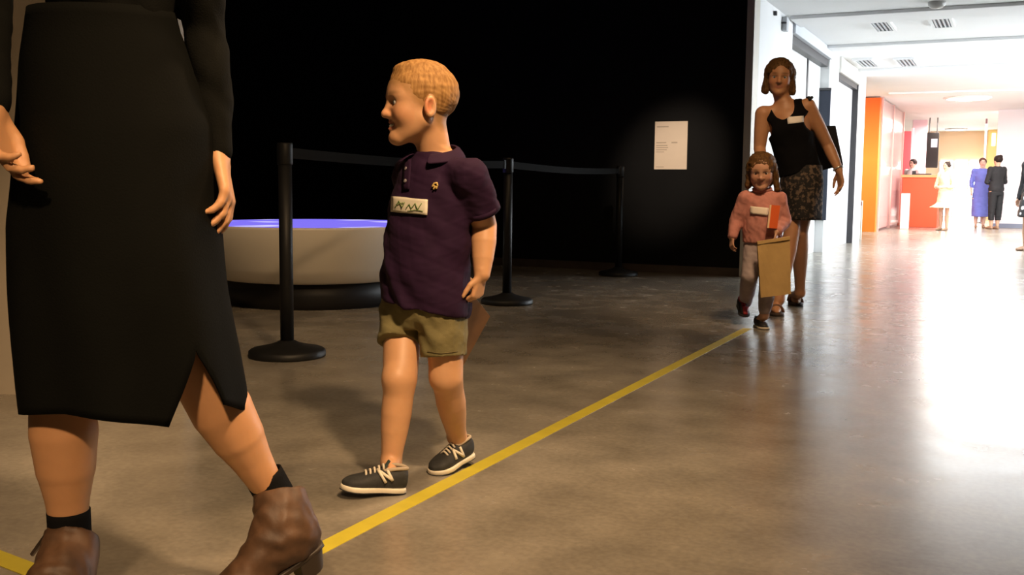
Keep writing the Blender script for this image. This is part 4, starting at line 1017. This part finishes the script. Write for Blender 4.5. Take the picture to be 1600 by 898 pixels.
rp = nt.nodes.new('ShaderNodeValToRGB'); e = rp.color_ramp.elements; e[0].position = .50; e[0].color = (.010, .008, .008, 1); e[1].position = .60; e[1].color = (.13, .092, .065, 1)
nt.links.new(tcn.outputs['Object'], n2.inputs['Vector']); nt.links.new(n2.outputs[0], rp.inputs[0]); nt.links.new(rp.outputs[0], nt.nodes['Principled BSDF'].inputs['Base Color']); nt.nodes['Principled BSDF'].inputs['Roughness'].default_value = .85
R = []
for t, y in zip(np.linspace(0, 1, 16), np.linspace(258, 343, 16)):
    c = P(1252 + 1.5 * t, y, DA); a_, b__ = np.interp(t, [0, .3, 1], [.128, .136, .120]), np.interp(t, [0, .3, 1], [.118, .135, .145])
    R.append([c + aL * (a_ + .006 * t * math.sin(7 * f)) * math.cos(f) + aF * (b__ + .006 * t * math.sin(5 * f)) * math.sin(f) for f in np.linspace(0, 2 * math.pi, 56, False)])
o = MB().rings(R, False).build('skirt', M_pat, mum, True); md = o.modifiers.new('t', 'SOLIDIFY'); md.thickness = .004; md.offset = -1
patch('name_tag', bvh(o_tank), [(1230, 183), (1255, 181), (1255, 191), (1231, 194)], mat('tag_white', (.85, .80, .76), .6), mum, 6, 4, .004, label='small white name sticker')
b0 = lerp(elL, wrL, .93); dd = nrm(wrL - elL); ua = nrm(np.cross(dd, CF)); ub = np.cross(dd, ua)
MB().tube([b0 + .030 * (ua * math.cos(f) + ub * math.sin(f)) for f in np.linspace(0, 2 * math.pi, 25)], .006, 8, False).build('bracelet', mat('silver', (.7, .7, .7), .3, .8), mum, True)
# sandals
M_sand = mat('sandal_brown', (.13, .055, .025), .5)
for he, to in ((heelL, toeL), (heelR, toeR)):
    X, Y, Z = foot_frame(he, to)
    so = sole_mesh(he - X * .01, X, Y, Z, .25, .10, 0, .020).build('sandal', mat('sandal_sole', (.05, .03, .02), .6), mum, True)
    for w_, zz, hw_ in ((.34, .078, .042), (.72, .062, .045)):
        c = he + X * .22 * w_
        MB().tube([c + Y * hw_ * math.cos(f) + Z * (.018 + (zz - .018) * math.sin(f)) for f in np.linspace(0, math.pi, 13)], .010, 8).build('strap', M_sand, so, True)
# black tote bag on her shoulder
q = [P(1258, 198, DA + .14), P(1306, 196, DA + .17), P(1318, 258, DA + .17), P(1276, 268, DA + .13)]
tb = thing('tote_bag', q[3], 'black tote bag hanging behind the woman with bobbed hair', 'bag'); M_tote = mat('tote_black', (.010, .010, .011), .7)
nq = CF * .09
pr = []
rr = [[lerp(q[0], q[3], t) + (0 if z < .5 else 1) * nq * (.6 + .4 * t) for z in (0,)] for t in (0, 1)]
mb = MB()
R = []
for t in np.linspace(0, 1, 7):
    l, r = lerp(q[0], q[3], t), lerp(q[1], q[2], t); th_ = .03 + .06 * t
    R.append([l, lerp(l, r, .5) - CF * .012, r, r + CF * th_, lerp(l, r, .5) + CF * (th_ + .01), l + CF * th_])
mb.rings(R).build('bag_body', M_tote, tb, True, bevel=.004)
hs = shL + UP * .054 - CF * .02
MB().tube([lerp(q[0], q[1], .25), lerp(lerp(q[0], q[1], .25), hs + CF * .05, .6), hs + CF * .03, hs, hs - CF * .03 - UP * .015 ], .010, 8).build('handle', M_tote, tb, True)
MB().tube([lerp(q[0], q[1], .6) + CF * .03, lerp(lerp(q[0], q[1], .6), hs + CF * .05, .6) + CF * .02, hs + CF * .035 + CR * .015, hs + CR * .02], .010, 8).build('handle', M_tote, tb, True)

# ------------------------------------------------------------------ the little girl in the pink sweater
DG = 5.86
gF, gL = facing(14)
girl = person(FL(1182, 505), 'little girl in pink sweater and grey leggings holding a paper bag')
SKG = (.60, .33, .22)
pel, nck = P(1191, 382, DG), P(1191, 297, DG + .01)
hg = Head(P(1190, 268, DG - .02), facing(16)[0], tilt=.16, roll=.03, H=.205, child=True)
shL, elL, wrL = P(1216, 310, DG - .01), P(1226, 345, DG + .0), P(1214, 362, DG - .12)
shR, elR, wrR = P(1165, 310, DG + .01), P(1150, 345, DG + .03), P(1144, 370, DG - .02)
hipR, knR, anR = P(1177, 388, DG), P(1171, 432, DG - .04), P(1165, 474, DG + .16)
hipL, knL, anL = P(1204, 390, DG), P(1200, 438, DG - .08), P(1194, 493, DG - .05)
toeL = FL(1196, 515); heelL = toeL + nrm(-CR * .01 + CF * .1) * .15
toeR = P(1164, 495, DG + .05); toeR[2] = max(.022, toeR[2]); heelR = toeR + nrm(CF * .12 + UP * .045) * .15
body = [torso(pel, nck, gL, gF, .092, .088, .092, .07, .068, .068)]
body += hg.prims() + [cone(hg.p(0, -.1, -.22), nck - UP * .02, .038, .040, .02), cone(nck - UP * .03, lerp(nck, shL, .9), .026, .03, .02), cone(nck - UP * .03, lerp(nck, shR, .9), .026, .03, .02)]
body += bendy([shL, elL, wrL], [[.032, .028], [.028, .020]], .012) + bendy([shR, elR, wrR], [[.032, .028], [.028, .020]], .012)
body += hand(wrR, P(1143, 388, DG - .03) - wrR, CR * .8 + CF * .3, .10, -1, curl=.5, wrad=.02)
body += hand(wrL, P(1211, 378, DG - .14) - wrL, -CF * .2 - CR * .6 + CF * .6, .10, 1, curl=.75, wrad=.02)
body += bendy([hipL, knL, anL], [[.05, .040], [.040, .038, .026]], .012) + bendy([hipR, knR, anR], [[.05, .040], [.040, .038, .026]], .012)
for an, he, to in ((anL, heelL, toeL), (anR, heelR, toeR)): body += [cone(an, lerp(he, to, .3) + UP * .045, .026, .02, .01), cone(lerp(he, to, .3) + UP * .04, lerp(he, to, .7) + UP * .03, .02, .012, .01)]
skin('body', body, .0042, skin_mat('skin_girl'), girl, color=lambda V: hg.color(V, SKG, (.55, .23, .18), (.2, .11, .05)))
hg.eyes(girl, (.05, .03, .02))
hp = [hg.e((0, -.08, .14), (.40, .45, .41), .05), hg.e((0, -.26, -.16), (.38, .20, .38), .10)]
for q in (-1, 1): hp.append(hg.cn((q * .32, .0, .15), (q * (.42 if q > 0 else .36), .0, -.42 - .06 * q), .09, .10, .06))
hp += [hg.e((-.02, .47, -.12), (.275, .36, .40), .04, '-'), hg.e((0, 0, -.72), (.7, .7, .18), .03, '-')]
skin('hair', hp, .0045, strand('hair_girl', (.145, .075, .028), (.07, .035, .014)), girl, disp=lambda V: .004 * wob(V, 80, 16) + .0015 * wob(V, 220, 7))
for q in (-1, 1):
    c = hg.p(-.30 + q * .0, .10, .22); d_ = hg.U * .5 * q + hg.F * .35
    MB().rings([[c + d_ * t * .05 + (hg.U * math.cos(f) + hg.F * math.sin(f)) * r + hg.L * -.018 for f in np.linspace(0, 2 * math.pi, 12, False)] for t, r in ((0, .004), (.5, .012), (.9, .014), (1.0, .006))]).build('hair_bow', mat('bow_yellow', (.75, .55, .12), .5), girl, True)
M_pink = mat('pink_knit', (.56, .235, .20), .9, noise=.12, nscale=30, bump=.2, bscale=300)
W_ = nrm(nck - pel); U_ = nrm(gL - W_ * gL.dot(W_)); V_ = np.cross(W_, U_); V_ = V_ if V_.dot(gF) > 0 else -V_; T_ = np.linalg.norm(nck - pel)
st = [(.03, 0, .0, .112, .092), (.3, 0, .006, .110, .094), (.6, 0, .003, .104, .088), (.82, 0, 0, .092, .074), (.94, 0, -.004, .066, .058), (1.02, 0, -.006, .048, .046)]
sw = [loft(pel, U_, V_, W_, [(t * T_, a, b, c, d) for t, a, b, c, d in st], .02)]
for ch_ in ([shL, elL, lerp(elL, wrL, .92)], [shR, elR, lerp(elR, wrR, .92)]): sw += bendy(ch_, [[.042, .038], [.038, .034, .028]], .02)
sw += [cone(lerp(nck, q, .4) - W_ * .03, q, .032, .040, .02) for q in (shL, shR)]
sw.append(plane(pel + UP * .012, -UP))
o_sw = skin('sweater', sw, .0045, M_pink, girl, smooth=2, disp=lambda V: .003 * wob(V, 55, 51) + .0015 * wob(V, 140, 52))
MB().tube([nck + W_ * .006 + .047 * (U_ * math.cos(f) + V_ * math.sin(f)) - W_ * .012 * math.sin(f) for f in np.linspace(0, 2 * math.pi, 33)], .0095, 10, False).build('collar', M_pink, o_sw, True)
patch('name_tag', bvh(o_sw), [(1173, 322), (1201, 325), (1200, 337), (1173, 334)], mat('tag_cream', (.82, .72, .62), .6), girl, 6, 4, .004, label='pale name sticker')
M_leg = mat('grey_leggings', (.42, .34, .35), .9, noise=.1, nscale=40)
lg = [loft(pel, U_, V_, W_, [(-.07, 0, 0, .06, .06), (-.03, 0, 0, .096, .078), (.04, 0, 0, .098, .078)], .02)]
lg += bendy([hipL, knL, lerp(knL, anL, .82)], [[.056, .047], [.047, .046, .036]], .012) + bendy([hipR, knR, lerp(knR, anR, .95)], [[.056, .047], [.047, .046, .034]], .012)
skin('leggings', lg, .0045, M_leg, girl, disp=lambda V: .0022 * wob(V, 70, 61))
SG = dict(upper=mat('shoe_black', (.02, .018, .018), .5), sole=mat('shoe_cream', (.70, .62, .50), .6), out=mat('shoe_out', (.05, .04, .04), .7), lining=mat('shoe_red', (.45, .03, .04), .6), lace=mat('shoe_red', (.45, .03, .04)), tongue=mat('shoe_red', (.45, .03, .04)))
sneaker(girl, heelL, toeL, anL, .155, .066, dict(SG, lace=mat('shoe_white_lace', (.6, .55, .5), .6), lining=SG['upper'], tongue=SG['upper']), h=.0035, name='shoe')
s2_ = sneaker(girl, heelR, toeR, anR, .155, .066, dict(SG, sole=SG['out']), h=.0035, name='shoe')
patch('red_strap', bvh(s2_), [(1160, 479), (1170, 479), (1168, 491), (1162, 491)], MATS['shoe_red'], s2_, 4, 5, .002)
# kraft paper bag in her hand and orange book under her arm
q = [P(1183, 377, DG - .16), P(1234, 369, DG - .13), P(1236, 459, DG - .14), P(1189, 465, DG - .17)]
kb = thing('paper_bag', q[3], 'flat tan kraft paper bag held by the little girl', 'bag')
M_kraft = mat('kraft', (.58, .38, .15), .75, noise=.1, nscale=14)
R = []
for t in np.linspace(0, 1, 6):
    l, r = lerp(q[0], q[3], t), lerp(q[1], q[2], t); th_ = .012 + .012 * math.sin(t * 3)
    R.append([lerp(l, r, u) - CF * (.003 * math.sin(6 * u + 4 * t)) for u in np.linspace(0, 1, 7)] + [lerp(l, r, u) + CF * th_ for u in np.linspace(1, 0, 7)])
MB().rings(R).build('bag_body', M_kraft, kb)
l, r = lerp(q[0], q[3], .055), lerp(q[1], q[2], .055)
MB().slab([l - CF * .004, r - CF * .004, q[1] - CF * .004, q[0] - CF * .004], -CF, .002).build('bag_fold', M_kraft, kb)
q = [P(1204, 320, DG - .125), P(1219, 321, DG - .115), P(1214, 357, DG - .135), P(1200, 356, DG - .145)]
bk = thing('book', q[3], 'thin orange book tucked under the little girl arm', 'book')
MB().slab(q, -CF, .004).build('cover', mat('book_orange', (.75, .13, .03), .45), bk)
MB().slab([p + CF * .0005 for p in q], CF, .008).build('pages', mat('book_pages', (.8, .75, .65), .7), bk)
e0, e1 = q[0] - CR * .006, q[3] - CR * .006
MB().slab([e0, q[0] + CR * .004, q[3] + CR * .004, e1], -CF, .0055).build('spine', mat('book_spine', (.80, .55, .35), .5), bk)

# ------------------------------------------------------------------ people in the far lobby
def far_person(x, yf, yh, deg, label, skin_c, hair_c, outfit, arms='down', hair='short', floor_y=None, depth=None, base=None):
    b = FL(x, yf) if base is None else base; dp = depth_of(b); top = P(x, yh, dp); h_ = top[2] * .985; F, L = facing(deg); z = lambda t: b + UP * h_ * t
    t = person(b, label, 'people standing in the far lobby'); s = h_ / 1.65
    pel, nck = z(.53), z(.845); hq = Head(z(.925), F, H=.136 * h_); pr = [torso(pel, nck, L, F, .155 * s, .12 * s, .14 * s, .11 * s, .09 * s, .11 * s)]
    J = {}
    for q in (1, -1):
        sh = z(.805) + L * q * .105 * h_
        if arms == 'down': el, wr = z(.635) + L * q * .135 * h_ - F * .02, z(.49) + L * q * .13 * h_ + F * .05
        else: el, wr = z(.635) + L * q * .145 * h_ + F * .02, z(.62) + L * q * .05 * h_ + F * .17
        J[q] = (sh, el, wr)
        pr += bendy([sh, el, wr], [[.045 * s, .037 * s], [.037 * s, .025 * s]], .02) + [cone(nck - UP * .04, sh, .04 * s, .042 * s, .02)]
        pr += hand(wr, wr - el, -L * q, .17 * s, -q, curl=.4, wrad=.025 * s)
        hp_, kn, an = z(.51) + L * q * .05 * h_, z(.28) + L * q * .05 * h_ + F * .01, z(.05) + L * q * .05 * h_
        pr += bendy([hp_, kn, an], [[.075 * s, .052 * s], [.052 * s, .052 * s, .034 * s]], .02); J['l%d' % q] = (hp_, kn, an)
    pr += hq.prims() + [cone(hq.p(0, -.1, -.25), nck, .05 * s, .05 * s, .02)]
    skin('body', pr, .009, skin_mat('skin_far_%d' % int(x)), t, color=lambda V: hq.color(V, skin_c, (.45, .16, .13), hair_c))
    hr = [hq.e((0, -.08, .13), (.39, .45, .40), .05)]
    if hair == 'bun': hr += [hq.e((0, -.38, .38), (.18, .18, .18), .05)]
    if hair == 'long': hr += [hq.e((0, -.26, -.16), (.36, .22, .42), .10)]
    hr += [hq.e((0, .42, -.16), (.28, .36, .42), .03, '-'), hq.e((0, .1, -.62), (.6, .6, .2), .03, '-')]
    skin('hair', hr, .009, strand('hair_far_%d' % int(x), hair_c, tuple(c * .5 for c in hair_c)), t, disp=lambda V: .003 * wob(V, 60, 2))
    for part in outfit:
        kind, col = part[0], part[1]; m_ = part[2] if len(part) > 2 and part[2] else mat('cloth_%d_%s' % (int(x), kind), col, .85, noise=.1, nscale=12)
        g = []
        if kind in ('top', 'tunic', 'dress'):
            g = [torso(pel, nck, L, F, .165 * s, .13 * s, .15 * s, .12 * s, .10 * s, .12 * s, grow=.012, t0=-.05)]
            for q in (1, -1): g += bendy([J[q][0], J[q][1], lerp(J[q][1], J[q][2], part[3] if len(part) > 3 else .9)], [[.058 * s, .05 * s], [.05 * s, .04 * s]], .03) + [cone(nck - UP * .05, J[q][0], .045 * s, .055 * s, .03)]
            if kind == 'dress': 
                g.append(loft(b, L, F, UP, [(part[4] * h_, 0, 0, part[5] * s, part[5] * .85 * s), (.40 * h_, 0, 0, .20 * s, .17 * s), (.55 * h_, 0, 0, .165 * s, .13 * s)], .02))
        if kind == 'trousers':
            g = [loft(b, L, F, UP, [(.46 * h_, 0, 0, .15 * s, .12 * s), (.58 * h_, 0, 0, .168 * s, .125 * s)], .02)]
            for q in (1, -1):
                hp_, kn, an = J['l%d' % q]; g += [loft(b, L, F, UP, [(part[3] * h_, q * .055 * h_, .0, .062 * s, .066 * s), (.28 * h_, q * .052 * h_, 0, .075 * s, .08 * s), (.5 * h_, q * .05 * h_, 0, .088 * s, .11 * s)], .012)]
        if kind == 'skirt': g = [loft(b, L, F, UP, [(part[3] * h_, 0, 0, part[4] * s, part[4] * .85 * s), (.45 * h_, 0, 0, .19 * s, .16 * s), (.60 * h_, 0, 0, .15 * s, .12 * s)], .02)]
        skin(kind, g, .009, m_, t, smooth=2, disp=lambda V: .006 * wob(V, 25, 3))
    for q in (1, -1):
        he = b + L * q * .05 * h_ - F * .05 * s; to = he + F * .23 * s
        X, Y, Z = foot_frame(he, to)
        up = [(.005, 0, .03, .02, .03), (.05, 0, .038, .034, .04), (.12, 0, .034, .036, .035), (.18, 0, .026, .042, .026), (.225, 0, .02, .02, .018)]
        so = skin('shoe', [loft(he, Y, Z, X, [(w_ * s, cu, cv * s, a * s, c * s) for w_, cu, cv, a, c in up], .01)], .008, mat('shoe_far_%d' % int(x), outfit[0][1] if False else (.30, .18, .11), .6), t)
    return t
far_person(1553, 358, 240, 165, 'person all in black seen from behind, hair in a bun', (.55, .33, .22), (.03, .018, .015), [('tunic', (.012, .011, .013), None, .75), ('trousers', (.012, .012, .014), None, .12)], arms='front', hair='bun')
far_person(1530, 356, 244, 20, 'child in long blue dress beside the person in black', (.65, .42, .34), (.16, .07, .06), [('dress', (.16, .19, .62), None, .35, .16, .19)], hair='short')
far_person(1474, 360, 250, 60, 'person in a flared cream dress leaning at the red desk', (.62, .36, .24), (.04, .025, .02), [('dress', (.88, .70, .48), None, .5, .33, .37)], arms='front', hair='bun')
M_dots = bpy.data.materials.new('dotted_skirt'); M_dots.use_nodes = True; nt = M_dots.node_tree; tcn = nt.nodes.new('ShaderNodeTexCoord'); n_ = nt.nodes.new('ShaderNodeTexVoronoi'); n_.inputs['Scale'].default_value = 9; n_.inputs['Randomness'].default_value = .5
rp = nt.nodes.new('ShaderNodeValToRGB'); rp.color_ramp.interpolation = 'CONSTANT'; e = rp.color_ramp.elements; e[0].color = (.8, .8, .8, 1); e[1].position = .30; e[1].color = (.012, .012, .014, 1)
nt.links.new(tcn.outputs['Object'], n_.inputs['Vector']); nt.links.new(n_.outputs[0], rp.inputs[0]); nt.links.new(rp.outputs[0], nt.nodes['Principled BSDF'].inputs['Base Color'])
far_person(1608, 392, 222, 75, 'person in black top and white-dotted skirt cut by right edge', (.5, .28, .18), (.03, .02, .02), [('top', (.012, .012, .014), None, .95), ('skirt', (.02, .02, .02), M_dots, .32, .22)], hair='long')
ab = A3(fx(1424, Yd + 1.7), Yd + 1.7, 0)
far_person(1424, 345, 246, 60, 'attendant in white top standing behind the red reception desk', (.65, .42, .34), (.05, .03, .03), [('top', (.85, .80, .82), None, .5), ('trousers', (.2, .2, .25), None, .06)], hair='short', base=ab)

for o in scene.objects:
    if '_base' in o.keys(): del o['_base']
